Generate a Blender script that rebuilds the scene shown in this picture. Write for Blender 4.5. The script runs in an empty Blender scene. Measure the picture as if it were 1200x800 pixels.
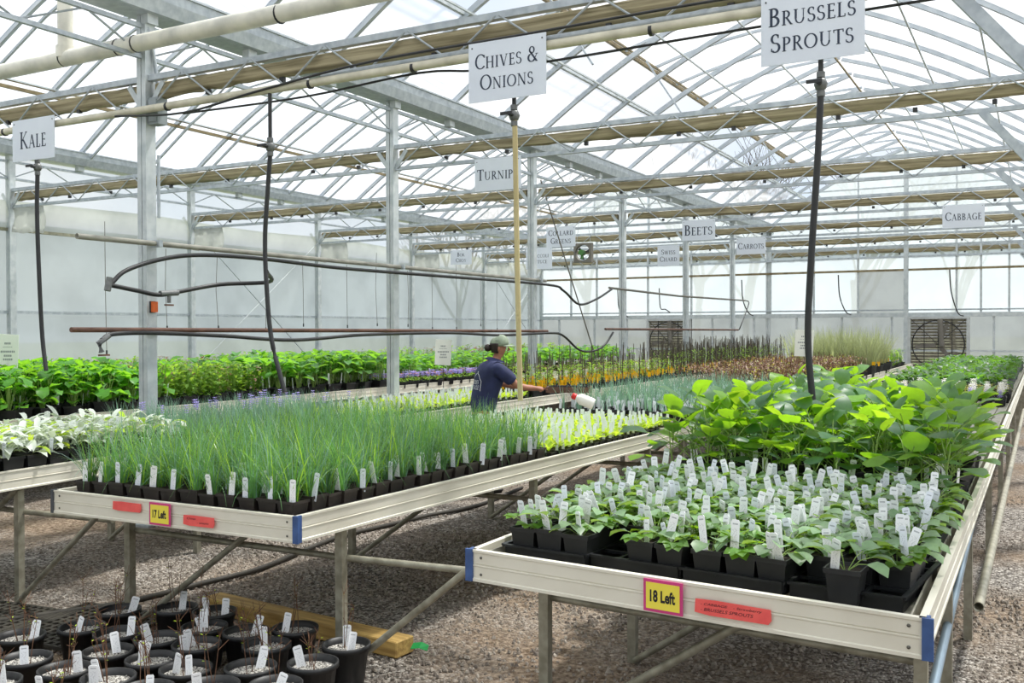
import bpy, math, random
from mathutils import Vector, Matrix, Euler

random.seed(11)
R = random.random
U = random.uniform
PI = math.pi
V = Vector
scene = bpy.context.scene
COL = scene.collection

# ------------------------------------------------------------------ camera
EYE = V((0, 0, 1.78))
YAW, PITCH, ROLL, FPX = 0.4978, -0.0117, -0.0029, 1143.7
cd = bpy.data.cameras.new('camera')
cam = bpy.data.objects.new('camera', cd)
COL.objects.link(cam)
cd.sensor_width = 36.0
cd.lens = FPX / 1200 * 36
cd.clip_start = 0.05
cd.clip_end = 400
_r = V((math.cos(YAW), math.sin(YAW), 0))
_f = V((-math.sin(YAW), math.cos(YAW), 0))
_u = V((0, 0, 1))
_f2 = _f * math.cos(PITCH) + _u * math.sin(PITCH)
_u2 = _u * math.cos(PITCH) - _f * math.sin(PITCH)
_x = _r * math.cos(ROLL) + _u2 * math.sin(ROLL)
_y = _u2 * math.cos(ROLL) - _r * math.sin(ROLL)
cam.matrix_world = Matrix((
    (_x.x, _y.x, -_f2.x, EYE.x), (_x.y, _y.y, -_f2.y, EYE.y), (_x.z, _y.z, -_f2.z, EYE.z), (0, 0, 0, 1)))
scene.camera = cam

# ------------------------------------------------------------------ sky, sun, exposure
world = bpy.data.worlds.new('sky')
scene.world = world
world.use_nodes = True
nt = world.node_tree
nt.nodes.clear()
wo = nt.nodes.new('ShaderNodeOutputWorld')
bg = nt.nodes.new('ShaderNodeBackground')
tc = nt.nodes.new('ShaderNodeTexCoord')
nz = nt.nodes.new('ShaderNodeTexNoise')
nz.inputs['Scale'].default_value = 2.2
nz.inputs['Detail'].default_value = 4
rmp = nt.nodes.new('ShaderNodeValToRGB')
rmp.color_ramp.elements[0].position = 0.38
rmp.color_ramp.elements[0].color = (0.72, 0.84, 1.0, 1)
rmp.color_ramp.elements[1].position = 0.62
rmp.color_ramp.elements[1].color = (1.0, 1.0, 1.0, 1)
bg.inputs['Strength'].default_value = 1.0
nt.links.new(tc.outputs['Generated'], nz.inputs['Vector'])
nt.links.new(nz.outputs['Fac'], rmp.inputs['Fac'])
nt.links.new(rmp.outputs['Color'], bg.inputs['Color'])
nt.links.new(bg.outputs['Background'], wo.inputs['Surface'])

sd = bpy.data.lights.new('sun', 'SUN')
sd.energy = 8.0
sd.angle = math.radians(4.0)
sd.color = (1.0, 0.96, 0.88)
sun = bpy.data.objects.new('sun', sd)
COL.objects.link(sun)
sun.rotation_euler = V((-0.25, -0.45, -1.0)).to_track_quat('-Z', 'Y').to_euler()

scene.view_settings.view_transform = 'Standard'
scene.view_settings.look = 'None'
scene.view_settings.gamma = 1.0
scene.view_settings.use_curve_mapping = False
scene.view_settings.exposure = 0.1
try:
    scene.cycles.transparent_max_bounces = 16
    scene.cycles.max_bounces = 8
    scene.cycles.diffuse_bounces = 4
    scene.cycles.transmission_bounces = 6
except Exception:
    pass

# ------------------------------------------------------------------ materials
MATS = {}


def lin(c):
    return tuple(((x / 255) / 12.92 if x / 255 <= 0.04045 else ((x / 255 + 0.055) / 1.055) ** 2.4) for x in c)


def newmat(name):
    m = bpy.data.materials.new(name)
    m.use_nodes = True
    t = m.node_tree
    t.nodes.clear()
    o = t.nodes.new('ShaderNodeOutputMaterial')
    MATS[name] = m
    return m, t, o


def pmat(name, rgb, rough=0.6, metal=0.0, var=0.0, scale=8.0, bump=0.0, rgb2=None, coords='Object', stretch=None, objvar=0.0, spec=0.5):
    """plain procedural surface: noise between two tones, optional bump, optional tone per object"""
    m, t, o = newmat(name)
    b = t.nodes.new('ShaderNodeBsdfPrincipled')
    b.inputs['Roughness'].default_value = rough
    b.inputs['Metallic'].default_value = metal
    b.inputs['Specular IOR Level'].default_value = spec
    c1 = lin(rgb)
    c2 = lin(rgb2) if rgb2 else tuple(x * (1 - var) for x in c1)
    t.links.new(b.outputs[0], o.inputs['Surface'])
    tcn = t.nodes.new('ShaderNodeTexCoord')
    src = tcn.outputs[coords]
    if stretch:
        mp = t.nodes.new('ShaderNodeMapping')
        mp.inputs['Scale'].default_value = stretch
        t.links.new(src, mp.inputs['Vector'])
        src = mp.outputs[0]
    n = t.nodes.new('ShaderNodeTexNoise')
    n.inputs['Scale'].default_value = scale
    n.inputs['Detail'].default_value = 5
    t.links.new(src, n.inputs['Vector'])
    r = t.nodes.new('ShaderNodeValToRGB')
    r.color_ramp.elements[0].position = 0.35
    r.color_ramp.elements[0].color = c2 + (1,)
    r.color_ramp.elements[1].position = 0.65
    r.color_ramp.elements[1].color = c1 + (1,)
    t.links.new(n.outputs['Fac'], r.inputs['Fac'])
    col = r.outputs['Color']
    if objvar:
        oi = t.nodes.new('ShaderNodeObjectInfo')
        mr = t.nodes.new('ShaderNodeMapRange')
        mr.inputs['To Min'].default_value = 1 - objvar
        mr.inputs['To Max'].default_value = 1 + objvar
        hs = t.nodes.new('ShaderNodeHueSaturation')
        t.links.new(oi.outputs['Random'], mr.inputs['Value'])
        t.links.new(mr.outputs[0], hs.inputs['Value'])
        t.links.new(col, hs.inputs['Color'])
        col = hs.outputs['Color']
    t.links.new(col, b.inputs['Base Color'])
    if bump:
        bp = t.nodes.new('ShaderNodeBump')
        bp.inputs['Strength'].default_value = bump
        bp.inputs['Distance'].default_value = 0.02
        t.links.new(n.outputs['Fac'], bp.inputs['Height'])
        t.links.new(bp.outputs[0], b.inputs['Normal'])
    return m


def leafmat(name, rgb, trgb, trans=0.4, rough=0.45, var=0.25, scale=30):
    """leaf: glossy diffuse front plus light coming through the blade"""
    m, t, o = newmat(name)
    b = t.nodes.new('ShaderNodeBsdfPrincipled')
    b.inputs['Roughness'].default_value = rough
    tr = t.nodes.new('ShaderNodeBsdfTranslucent')
    mx = t.nodes.new('ShaderNodeMixShader')
    mx.inputs[0].default_value = trans
    oi = t.nodes.new('ShaderNodeObjectInfo')
    tcn = t.nodes.new('ShaderNodeTexCoord')
    n = t.nodes.new('ShaderNodeTexNoise')
    n.inputs['Scale'].default_value = scale
    t.links.new(tcn.outputs['Object'], n.inputs['Vector'])
    ad = t.nodes.new('ShaderNodeMath')
    ad.operation = 'ADD'
    t.links.new(oi.outputs['Random'], ad.inputs[0])
    t.links.new(n.outputs['Fac'], ad.inputs[1])
    mr = t.nodes.new('ShaderNodeMapRange')
    mr.inputs['From Min'].default_value = 0.3
    mr.inputs['From Max'].default_value = 1.7
    mr.inputs['To Min'].default_value = 1 - var
    mr.inputs['To Max'].default_value = 1 + var
    t.links.new(ad.outputs[0], mr.inputs['Value'])
    for rgbx, sh, inp in ((rgb, b, 'Base Color'), (trgb, tr, 'Color')):
        hs = t.nodes.new('ShaderNodeHueSaturation')
        hs.inputs['Color'].default_value = lin(rgbx) + (1,)
        t.links.new(mr.outputs[0], hs.inputs['Value'])
        t.links.new(hs.outputs[0], sh.inputs[inp])
    t.links.new(b.outputs[0], mx.inputs[1])
    t.links.new(tr.outputs[0], mx.inputs[2])
    t.links.new(mx.outputs[0], o.inputs['Surface'])
    return m


def filmmat(name, rgb, clear, wave=0.0, wscale=20, dirt=0.0):
    """greenhouse film or sheet: part clear, part milky"""
    m, t, o = newmat(name)
    tp = t.nodes.new('ShaderNodeBsdfTransparent')
    tl = t.nodes.new('ShaderNodeBsdfTranslucent')
    df = t.nodes.new('ShaderNodeBsdfDiffuse')
    m1 = t.nodes.new('ShaderNodeMixShader')
    m1.inputs[0].default_value = 0.22
    m2 = t.nodes.new('ShaderNodeMixShader')
    m2.inputs[0].default_value = 1 - clear
    tcn = t.nodes.new('ShaderNodeTexCoord')
    n = t.nodes.new('ShaderNodeTexNoise')
    n.inputs['Scale'].default_value = 0.9
    n.inputs['Detail'].default_value = 4
    t.links.new(tcn.outputs['Object'], n.inputs['Vector'])
    r = t.nodes.new('ShaderNodeValToRGB')
    c = lin(rgb)
    r.color_ramp.elements[0].position = 0.35
    r.color_ramp.elements[0].color = tuple(x * (1 - dirt) for x in c) + (1,)
    r.color_ramp.elements[1].position = 0.6
    r.color_ramp.elements[1].color = c + (1,)
    t.links.new(n.outputs['Fac'], r.inputs['Fac'])
    for s in (tl, df):
        t.links.new(r.outputs[0], s.inputs['Color'])
    tp.inputs['Color'].default_value = (0.95, 0.97, 1, 1)
    t.links.new(tl.outputs[0], m1.inputs[1])
    t.links.new(df.outputs[0], m1.inputs[2])
    t.links.new(tp.outputs[0], m2.inputs[1])
    t.links.new(m1.outputs[0], m2.inputs[2])
    t.links.new(m2.outputs[0], o.inputs['Surface'])
    if wave:
        w = t.nodes.new('ShaderNodeTexWave')
        w.inputs['Scale'].default_value = wscale
        t.links.new(tcn.outputs['Object'], w.inputs['Vector'])
        bp = t.nodes.new('ShaderNodeBump')
        bp.inputs['Strength'].default_value = wave
        t.links.new(w.outputs['Fac'], bp.inputs['Height'])
        t.links.new(bp.outputs[0], df.inputs['Normal'])
        t.links.new(bp.outputs[0], tl.inputs['Normal'])
    return m


def tagmat(name, rgb, ink=(96, 100, 112)):
    """white plastic plant tag: a heading line near the top and columns of small print below"""
    m, t, o = newmat(name)
    b = t.nodes.new('ShaderNodeBsdfPrincipled')
    b.inputs['Roughness'].default_value = 0.45
    t.links.new(b.outputs[0], o.inputs['Surface'])
    tcn = t.nodes.new('ShaderNodeTexCoord')
    sx = t.nodes.new('ShaderNodeSeparateXYZ')
    t.links.new(tcn.outputs['Generated'], sx.inputs[0])

    def math_(op, a_, b_):
        n_ = t.nodes.new('ShaderNodeMath')
        n_.operation = op
        for i, q in enumerate((a_, b_)):
            if isinstance(q, float):
                n_.inputs[i].default_value = q
            else:
                t.links.new(q, n_.inputs[i])
        return n_.outputs[0]

    def within(c, lo_, hi):
        return math_('MULTIPLY', math_('GREATER_THAN', c, lo_), math_('LESS_THAN', c, hi))
    X, Z = sx.outputs['X'], sx.outputs['Z']
    mp = t.nodes.new('ShaderNodeMapping')
    mp.inputs['Scale'].default_value = (9, 1, 26)
    n = t.nodes.new('ShaderNodeTexNoise')
    n.inputs['Scale'].default_value = 1.0
    n.inputs['Detail'].default_value = 2
    t.links.new(tcn.outputs['Generated'], mp.inputs['Vector'])
    t.links.new(mp.outputs[0], n.inputs['Vector'])
    stamp = math_('MULTIPLY', within(X, .2, .8), within(Z, .86, .90))
    text = math_('MULTIPLY', within(X, .2, .8), within(Z, .12, .76))
    text = math_('MULTIPLY', text, math_('GREATER_THAN', n.outputs['Fac'], .56))
    fac = math_('MAXIMUM', math_('MULTIPLY', stamp, .55), math_('MULTIPLY', text, .32))
    mx = t.nodes.new('ShaderNodeMix')
    mx.data_type = 'RGBA'
    mx.inputs['A'].default_value = lin(rgb) + (1,)
    mx.inputs['B'].default_value = lin(ink) + (1,)
    t.links.new(fac, mx.inputs['Factor'])
    t.links.new(mx.outputs['Result'], b.inputs['Base Color'])
    return m


pmat('steel', (190, 197, 202), 0.42, 0.4, rgb2=(166, 174, 182), scale=14)
pmat('steel_pale', (205, 210, 212), 0.5, 0.25, rgb2=(182, 190, 194), scale=9)
pmat('bow_steel', (196, 202, 208), 0.5, 0.2, rgb2=(178, 186, 194), scale=6)
pmat('bench_alu', (228, 224, 210), 0.5, 0.15, rgb2=(216, 211, 196), scale=3)
pmat('bench_tray', (176, 172, 158), 0.6, 0.3, rgb2=(146, 142, 128), scale=9)
pmat('bench_leg', (172, 168, 152), 0.5, 0.5, rgb2=(138, 134, 118), scale=16)
pmat('blue_pipe', (150, 170, 185), 0.4, 0.5, var=0.15)
pmat('blue_cap', (62, 92, 146), 0.5, rgb2=(48, 74, 122), scale=20)
pmat('dark_cap', (70, 74, 80), 0.5)
pmat('black_plastic', (30, 32, 35), 0.42, rgb2=(20, 21, 24), scale=12, objvar=0.25)
pmat('pot_black', (34, 35, 37), 0.5, rgb2=(24, 24, 26), scale=10, objvar=0.3)
pmat('pot_brown', (52, 44, 40), 0.55, rgb2=(36, 31, 28), scale=10, objvar=0.25)
pmat('pot_grey', (86, 92, 92), 0.55, var=0.2)
pmat('hose_black', (44, 44, 46), 0.45, var=0.3)
pmat('valve_grey', (120, 122, 122), 0.45, 0.2, var=0.3, scale=40)
pmat('pipe_cream', (222, 216, 196), 0.5, rgb2=(190, 184, 165), scale=5, stretch=(1, 1, 1))
pmat('pipe_grey', (168, 165, 154), 0.5, 0.2, rgb2=(140, 138, 128), scale=6)
pmat('pvc_white', (236, 232, 218), 0.5, rgb2=(200, 198, 188), scale=4)
pmat('pipe_brown', (112, 78, 62), 0.6, rgb2=(84, 58, 46), scale=9)
pmat('pole_wood', (214, 198, 150), 0.6, rgb2=(186, 170, 124), scale=12, stretch=(1, 1, 0.2))
pmat('curtain', (186, 174, 142), 0.85, rgb2=(122, 112, 84), scale=3.0, stretch=(0.35, 6, 9), bump=0.5)
pmat('curtain_side', (158, 156, 136), 0.9, rgb2=(120, 120, 104), scale=8)
pmat('purlin_brown', (146, 132, 100), 0.7, rgb2=(112, 100, 74), scale=6)
pmat('timber', (204, 170, 100), 0.75, rgb2=(160, 126, 70), scale=4, stretch=(1, 9, 9), bump=0.2)
pmat('soil', (60, 48, 40), 0.95, rgb2=(30, 24, 20), scale=120, bump=0.8)
pmat('perlite_soil', (226, 222, 214), 0.95, rgb2=(44, 38, 34), scale=95, bump=0.8)
pmat('sign_white', (226, 232, 242), 0.5, rgb2=(218, 224, 236), scale=3)
leafmat('card_white', (240, 241, 236), (240, 242, 236), 0.45, var=0.04)
pmat('ink', (52, 62, 82), 0.7)
pmat('ink_grey', (128, 132, 138), 0.7)
pmat('ink_black', (26, 24, 30), 0.7)
pmat('sign_yellow', (240, 222, 78), 0.5, var=0.06)
pmat('sign_pink', (206, 62, 130), 0.5, var=0.1)
pmat('tape_red', (240, 98, 92), 0.6, rgb2=(228, 84, 82), scale=20)
pmat('screw', (92, 90, 84), 0.4, 0.6)
pmat('box_grey', (150, 158, 162), 0.5, 0.2, var=0.1)
pmat('orange', (226, 104, 40), 0.5, var=0.1)
pmat('fan_black', (44, 44, 46), 0.5, var=0.3)
pmat('fan_green', (74, 128, 62), 0.5, var=0.2)
pmat('fan_grey', (120, 116, 108), 0.6, var=0.2)
pmat('louver', (168, 164, 152), 0.6, rgb2=(128, 124, 114), scale=12)
pmat('kneewall', (196, 200, 200), 0.6, rgb2=(176, 180, 180), scale=5)
pmat('mesh_mat', (58, 54, 46), 0.7, rgb2=(36, 33, 28), scale=8)
pmat('ribbon_green', (40, 170, 84), 0.6, var=0.1)
pmat('bark', (96, 84, 72), 0.9, rgb2=(66, 57, 50), scale=10, stretch=(1, 1, 0.2))
pmat('twig', (120, 84, 60), 0.8, rgb2=(78, 54, 40), scale=30)
pmat('stem_green', (150, 176, 92), 0.6, rgb2=(120, 150, 74), scale=20)
pmat('stake_dark', (98, 90, 76), 0.7, rgb2=(66, 60, 52), scale=20)
pmat('skin', (168, 116, 92), 0.55, rgb2=(150, 100, 80), scale=6)
pmat('shirt', (44, 52, 92), 0.85, rgb2=(32, 38, 70), scale=6, bump=0.15)
pmat('trousers', (60, 62, 74), 0.9, var=0.2)
pmat('cap_green', (150, 162, 142), 0.85, rgb2=(128, 140, 122), scale=12)
pmat('hair', (48, 32, 28), 0.6, rgb2=(28, 20, 18), scale=30, stretch=(1, 1, 6))
pmat('shoe', (50, 46, 44), 0.7, var=0.2)
pmat('red_plastic', (214, 40, 40), 0.4, var=0.1)
pmat('white_plastic', (236, 234, 228), 0.4, var=0.05)
pmat('grass_out', (140, 146, 116), 0.95, rgb2=(112, 116, 90), scale=0.5)
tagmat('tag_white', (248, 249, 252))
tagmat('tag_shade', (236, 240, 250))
leafmat('tag_yellow', (255, 216, 50), (255, 216, 40), 0.55, var=0.1)
leafmat('tag_plain', (248, 250, 253), (244, 247, 252), 0.35, var=0.06)

filmmat('roof_film', (246, 248, 250), 0.60, dirt=0.10)
filmmat('wall_film', (200, 208, 214), 0.14, dirt=0.18)
filmmat('curtain_film', (222, 224, 218), 0.25, dirt=0.2)
filmmat('panel_film', (212, 220, 226), 0.25, wave=0.2, wscale=6, dirt=0.10)
filmmat('panel_grey', (150, 155, 158), 0.06, wave=0.3, wscale=6, dirt=0.22)

leafmat('brussels_leaf', (76, 112, 88), (160, 212, 34), 0.48, rough=.4)
leafmat('brussels_young', (116, 160, 62), (184, 226, 48), 0.5)
leafmat('strawberry_leaf', (84, 124, 52), (160, 200, 40), 0.4, var=.5)
leafmat('silver_leaf', (116, 146, 108), (164, 200, 84), 0.32, var=.5)
leafmat('red_leaf', (132, 96, 62), (190, 130, 60), 0.35)
leafmat('chive_blade', (94, 140, 92), (120, 176, 70), 0.35, rough=.35, var=0.35)
leafmat('onion_blade', (120, 158, 140), (140, 180, 130), 0.3, var=0.3)
leafmat('lettuce_leaf', (172, 206, 58), (214, 236, 70), 0.5)
leafmat('kale_leaf', (84, 142, 56), (150, 214, 50), 0.45, var=0.4)
leafmat('collard_leaf', (88, 138, 76), (150, 210, 60), 0.42, var=0.4)
leafmat('sage_leaf', (206, 214, 206), (206, 222, 176), 0.3, var=0.2)
leafmat('herb_leaf', (112, 156, 58), (180, 220, 70), 0.45, var=0.4)
leafmat('brown_leaf', (142, 114, 96), (158, 120, 88), 0.3, var=0.4)
leafmat('olive_leaf', (148, 150, 72), (190, 190, 70), 0.4, var=0.4)
leafmat('dark_leaf', (62, 104, 58), (130, 180, 60), 0.35, var=0.5)
leafmat('grass_blade', (158, 166, 124), (180, 190, 130), 0.35, var=0.4)
leafmat('purple_petal', (164, 152, 214), (186, 172, 236), 0.3, var=0.2)
leafmat('white_petal', (246, 244, 240), (250, 250, 240), 0.3, var=0.05)
leafmat('yellow_petal', (250, 190, 30), (255, 200, 40), 0.3, var=0.1)
leafmat('orange_petal', (244, 140, 30), (255, 160, 40), 0.3, var=0.1)


def gravel():
    m, t, o = newmat('gravel')
    b = t.nodes.new('ShaderNodeBsdfPrincipled')
    b.inputs['Roughness'].default_value = 0.95
    b.inputs['Specular IOR Level'].default_value = 0.2
    t.links.new(b.outputs[0], o.inputs['Surface'])
    tcn = t.nodes.new('ShaderNodeTexCoord')
    vo = t.nodes.new('ShaderNodeTexVoronoi')
    vo.inputs['Scale'].default_value = 55
    t.links.new(tcn.outputs['Object'], vo.inputs['Vector'])
    big = t.nodes.new('ShaderNodeTexNoise')
    big.inputs['Scale'].default_value = 0.55
    big.inputs['Detail'].default_value = 6
    t.links.new(tcn.outputs['Object'], big.inputs['Vector'])
    r1 = t.nodes.new('ShaderNodeValToRGB')   # single stones
    e = r1.color_ramp.elements
    e[0].position, e[0].color = 0.0, lin((72, 67, 63)) + (1,)
    e[1].position, e[1].color = 1.0, lin((196, 190, 182)) + (1,)
    x = e.new(0.45)
    x.color = lin((118, 112, 106)) + (1,)
    sep = t.nodes.new('ShaderNodeSeparateColor')
    t.links.new(vo.outputs['Color'], sep.inputs[0])
    t.links.new(sep.outputs[0], r1.inputs['Fac'])
    r2 = t.nodes.new('ShaderNodeValToRGB')   # dirt between
    e = r2.color_ramp.elements
    e[0].position, e[0].color = 0.42, (0, 0, 0, 1)
    e[1].position, e[1].color = 0.62, (1, 1, 1, 1)
    t.links.new(big.outputs['Fac'], r2.inputs['Fac'])
    mx = t.nodes.new('ShaderNodeMix')
    mx.data_type = 'RGBA'
    t.links.new(r2.outputs[0], mx.inputs['Factor'])
    t.links.new(r1.outputs[0], mx.inputs['A'])
    fine = t.nodes.new('ShaderNodeTexNoise')
    fine.inputs['Scale'].default_value = 26
    fine.inputs['Detail'].default_value = 8
    t.links.new(tcn.outputs['Object'], fine.inputs['Vector'])
    r3 = t.nodes.new('ShaderNodeValToRGB')
    e = r3.color_ramp.elements
    e[0].position, e[0].color = 0.35, lin((96, 79, 64)) + (1,)
    e[1].position, e[1].color = 0.7, lin((168, 150, 130)) + (1,)
    t.links.new(fine.outputs['Fac'], r3.inputs['Fac'])
    t.links.new(r3.outputs[0], mx.inputs['B'])
    t.links.new(mx.outputs['Result'], b.inputs['Base Color'])
    bp = t.nodes.new('ShaderNodeBump')
    bp.inputs['Strength'].default_value = 0.9
    bp.inputs['Distance'].default_value = 0.02
    t.links.new(vo.outputs['Distance'], bp.inputs['Height'])
    bp.invert = True
    t.links.new(bp.outputs[0], b.inputs['Normal'])


gravel()
pmat('stone', (176, 166, 154), 0.9, rgb2=(98, 88, 80), scale=22, bump=0.2)


# ------------------------------------------------------------------ mesh builder
class MB:
    def __init__(s):
        s.v, s.f, s.m, s.sm = [], [], [], []

    def add(s, vs, fs, mi=0, smooth=False):
        n = len(s.v)
        s.v += [tuple(x) for x in vs]
        for f in fs:
            s.f.append(tuple(i + n for i in f))
            s.m.append(mi)
            s.sm.append(smooth)
        return s

    def box(s, c, d, mi=0, M=None):
        x, y, z = d[0] / 2, d[1] / 2, d[2] / 2
        vs = [V((a, b, e)) for a in (-x, x) for b in (-y, y) for e in (-z, z)]
        if M is not None:
            vs = [M @ q for q in vs]
        vs = [q + V(c) for q in vs]
        return s.add(vs, [(0, 1, 3, 2), (4, 6, 7, 5), (0, 4, 5, 1), (2, 3, 7, 6), (0, 2, 6, 4), (1, 5, 7, 3)], mi)

    def bar(s, a, b, w, h, mi=0, up=V((0, 0, 1))):
        a, b = V(a), V(b)
        d = (b - a)
        L = d.length
        d.normalize()
        if abs(d.dot(up)) > 0.98:
            up = V((0, 1, 0))
        x = d.cross(up).normalized()
        z = x.cross(d).normalized()
        vs = []
        for p in (a, b):
            for i, j in ((-1, -1), (1, -1), (1, 1), (-1, 1)):
                vs.append(p + x * (i * w / 2) + z * (j * h / 2))
        return s.add(vs, [(3, 2, 1, 0), (4, 5, 6, 7), (0, 1, 5, 4), (1, 2, 6, 5), (2, 3, 7, 6), (3, 0, 4, 7)], mi)

    def tube(s, pts, r, n=8, mi=0, cap=True, smooth=True, r2=None):
        pts = [V(p) for p in pts]
        rings = []
        ref = V((0, 0, 1))
        k = len(pts)
        for i, p in enumerate(pts):
            d = (pts[min(i + 1, k - 1)] - pts[max(i - 1, 0)]).normalized()
            q = ref if abs(d.dot(ref)) < 0.95 else V((0, 1, 0))
            x = d.cross(q).normalized()
            y = x.cross(d).normalized()
            rr = r if r2 is None else r + (r2 - r) * i / (k - 1)
            rings.append([p + x * (math.cos(2 * PI * j / n) * rr) + y * (math.sin(2 * PI * j / n) * rr) for j in range(n)])
        vs = [q for g in rings for q in g]
        fs = []
        for i in range(k - 1):
            for j in range(n):
                a, b = i * n + j, i * n + (j + 1) % n
                fs.append((a, b, b + n, a + n))
        s.add(vs, fs, mi, smooth)
        if cap:
            s.add(rings[0], [tuple(range(n))], mi)
            s.add(rings[-1], [tuple(reversed(range(n)))], mi)
        return s

    def lathe(s, prof, n=16, c=(0, 0, 0), mi=0, smooth=True, M=None):
        c = V(c)
        vs = []
        for r, z in prof:
            for j in range(n):
                q = V((r * math.cos(2 * PI * j / n), r * math.sin(2 * PI * j / n), z))
                vs.append((M @ q if M is not None else q) + c)
        fs = []
        for i in range(len(prof) - 1):
            for j in range(n):
                a, b = i * n + j, i * n + (j + 1) % n
                fs.append((a, b, b + n, a + n))
        return s.add(vs, fs, mi, smooth)

    def disc(s, c, r, n=16, mi=0, rz=0.0, M=None):
        vs = []
        for j in range(n):
            q = V((r * math.cos(2 * PI * j / n), r * math.sin(2 * PI * j / n), 0))
            vs.append((M @ q if M is not None else q) + V(c))
        return s.add(vs, [tuple(range(n))], mi)

    def ext(s, prof, a, b, outv, mi=0):
        """extrude a closed profile (u outward, z up) from a to b"""
        a, b, o = V(a), V(b), V(outv).normalized()
        n = len(prof)
        vs = [p + o * u + V((0, 0, z)) for p in (a, b) for u, z in prof]
        fs = [(j, (j + 1) % n, (j + 1) % n + n, j + n) for j in range(n)]
        fs += [tuple(reversed(range(n))), tuple(range(n, 2 * n))]
        return s.add(vs, fs, mi)

    def mesh(s, name, mats):
        me = bpy.data.meshes.new(name)
        me.from_pydata(s.v, [], s.f)
        for x in (mats if isinstance(mats, (list, tuple)) else [mats]):
            me.materials.append(MATS[x])
        me.polygons.foreach_set('material_index', s.m)
        me.polygons.foreach_set('use_smooth', s.sm)
        me.update()
        return me

    def build(s, name, mats, parent=None, loc=None):
        o = bpy.data.objects.new(name, s.mesh(name, mats))
        COL.objects.link(o)
        if loc is not None:
            o.location = loc
        if parent is not None:
            o.parent = parent
        return o


def tag(o, label=None, cat=None, group=None, kind=None):
    if label:
        o['label'] = label
    if cat:
        o['category'] = cat
    if group:
        o['group'] = group
    if kind:
        o['kind'] = kind
    return o


def empty(name, loc=(0, 0, 0), rz=0.0, label=None, cat=None, group=None, kind=None):
    o = bpy.data.objects.new(name, None)
    o.empty_display_size = 0.1
    COL.objects.link(o)
    o.location = loc
    o.rotation_euler = (0, 0, rz)
    return tag(o, label, cat, group, kind)


def put(name, me, parent=None, loc=(0, 0, 0), rot=(0, 0, 0), sc=1.0):
    o = bpy.data.objects.new(name, me)
    COL.objects.link(o)
    o.parent = parent
    o.location = loc
    o.rotation_euler = rot
    if sc != 1.0:
        o.scale = (sc, sc, sc)
    return o


def smooth_pts(pts, n=6):
    """Catmull-Rom through the points"""
    P = [V(p) for p in pts]
    P = [P[0] * 2 - P[1]] + P + [P[-1] * 2 - P[-2]]
    out = []
    for i in range(1, len(P) - 2):
        for k in range(n):
            t = k / n
            a, b, c, d = P[i - 1], P[i], P[i + 1], P[i + 2]
            out.append(0.5 * ((2 * b) + (c - a) * t + (2 * a - 5 * b + 4 * c - d) * t * t + (3 * b - a - 3 * c + d) * t ** 3))
    out.append(P[-2])
    return out


NTH = ['first', 'second', 'third', 'fourth', 'fifth', 'sixth', 'seventh', 'eighth', 'ninth', 'tenth', 'eleventh', 'twelfth', 'thirteenth', 'fourteenth', 'fifteenth', 'sixteenth', 'seventeenth', 'eighteenth', 'nineteenth', 'twentieth', 'twenty-first', 'twenty-second', 'twenty-third', 'twenty-fourth']
ORD = ['nearest', 'second', 'third', 'fourth', 'fifth', 'sixth', 'seventh', 'eighth', 'ninth', 'tenth']

# ------------------------------------------------------------------ key dimensions: frame, walls, signs and pipes scaled up about the camera
XM, XL, XR, XG = -7.187, -14.776, -3.342, 0.503      # middle post row, left wall, ridge, right gutter
S, Y0 = 3.832, 6.252
YB = Y0 + 6 * S                                   # back wall
YF = -7.0
ZGB, ZGT = 4.645, 4.858                             # gutter bottom / top
ZTT, ZTB = 4.092, 3.803                             # truss chords
HALF = 3.82
RIDGE = 6.806
BA = 0.75
BB = (RIDGE - 4.783 - BA * HALF) / HALF ** 2
YT = [Y0 + S * k for k in range(-1, 7)]


def bowz(t):
    return 4.783 + BA * t + BB * t * t


# ------------------------------------------------------------------ ground
mb = MB()
nx, ny = 60, 80
for i in range(nx + 1):
    for j in range(ny + 1):
        x = XL - 0.3 + (9 - XL + 0.3) * i / nx
        y = YF - 1 + (YB + 0.2 - YF + 1) * j / ny
        mb.v.append((x, y, U(-0.012, 0.008)))
for i in range(nx):
    for j in range(ny):
        a = i * (ny + 1) + j
        mb.f.append((a, a + ny + 1, a + ny + 2, a + 1))
        mb.m.append(0)
        mb.sm.append(True)
floor = mb.build('floor', 'gravel')
tag(floor, kind='structure')
mb = MB()
mb.add([(-150, -60, -0.15), (150, -60, -0.15), (150, 250, -0.15), (-150, 250, -0.15)], [(0, 1, 2, 3)])
lawn = mb.build('lawn', 'grass_out')
tag(lawn, kind='structure')
# loose stones lying on the floor in view
mb = MB()


def stone(mb, x, y, r):
    a = U(0, 6.28)
    vs = []
    for k in range(5):
        q = a + k * 1.2566
        vs.append((x + math.cos(q) * r * U(.7, 1.2), y + math.sin(q) * r * U(.7, 1.2), -0.003))
    for k in range(3):
        q = a + k * 2.09
        vs.append((x + math.cos(q) * r * U(.3, .7), y + math.sin(q) * r * U(.3, .7), r * U(.5, 1.0)))
    mb.add(vs, [(0, 1, 5), (1, 6, 5), (1, 2, 6), (2, 3, 6), (3, 7, 6), (3, 4, 7), (4, 5, 7), (4, 0, 5), (5, 6, 7)])


for k in range(26000):
    if R() < 0.72:
        x, y = U(-6.6, 0.4), U(2.6, 7.5)
    else:
        x, y = U(-7.5, 0.6), U(5, 12)
    stone(mb, x, y, U(0.006, 0.015) * (1.35 if R() < .12 else 1))
st = mb.build('loose_gravel', 'stone')
tag(st, 'pale loose gravel stones scattered over the dirt floor', 'gravel', kind='stuff')

# ------------------------------------------------------------------ roof ("ceiling"): film, bows, purlins, vent flap
ceiling = empty('ceiling', kind='structure')


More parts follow.
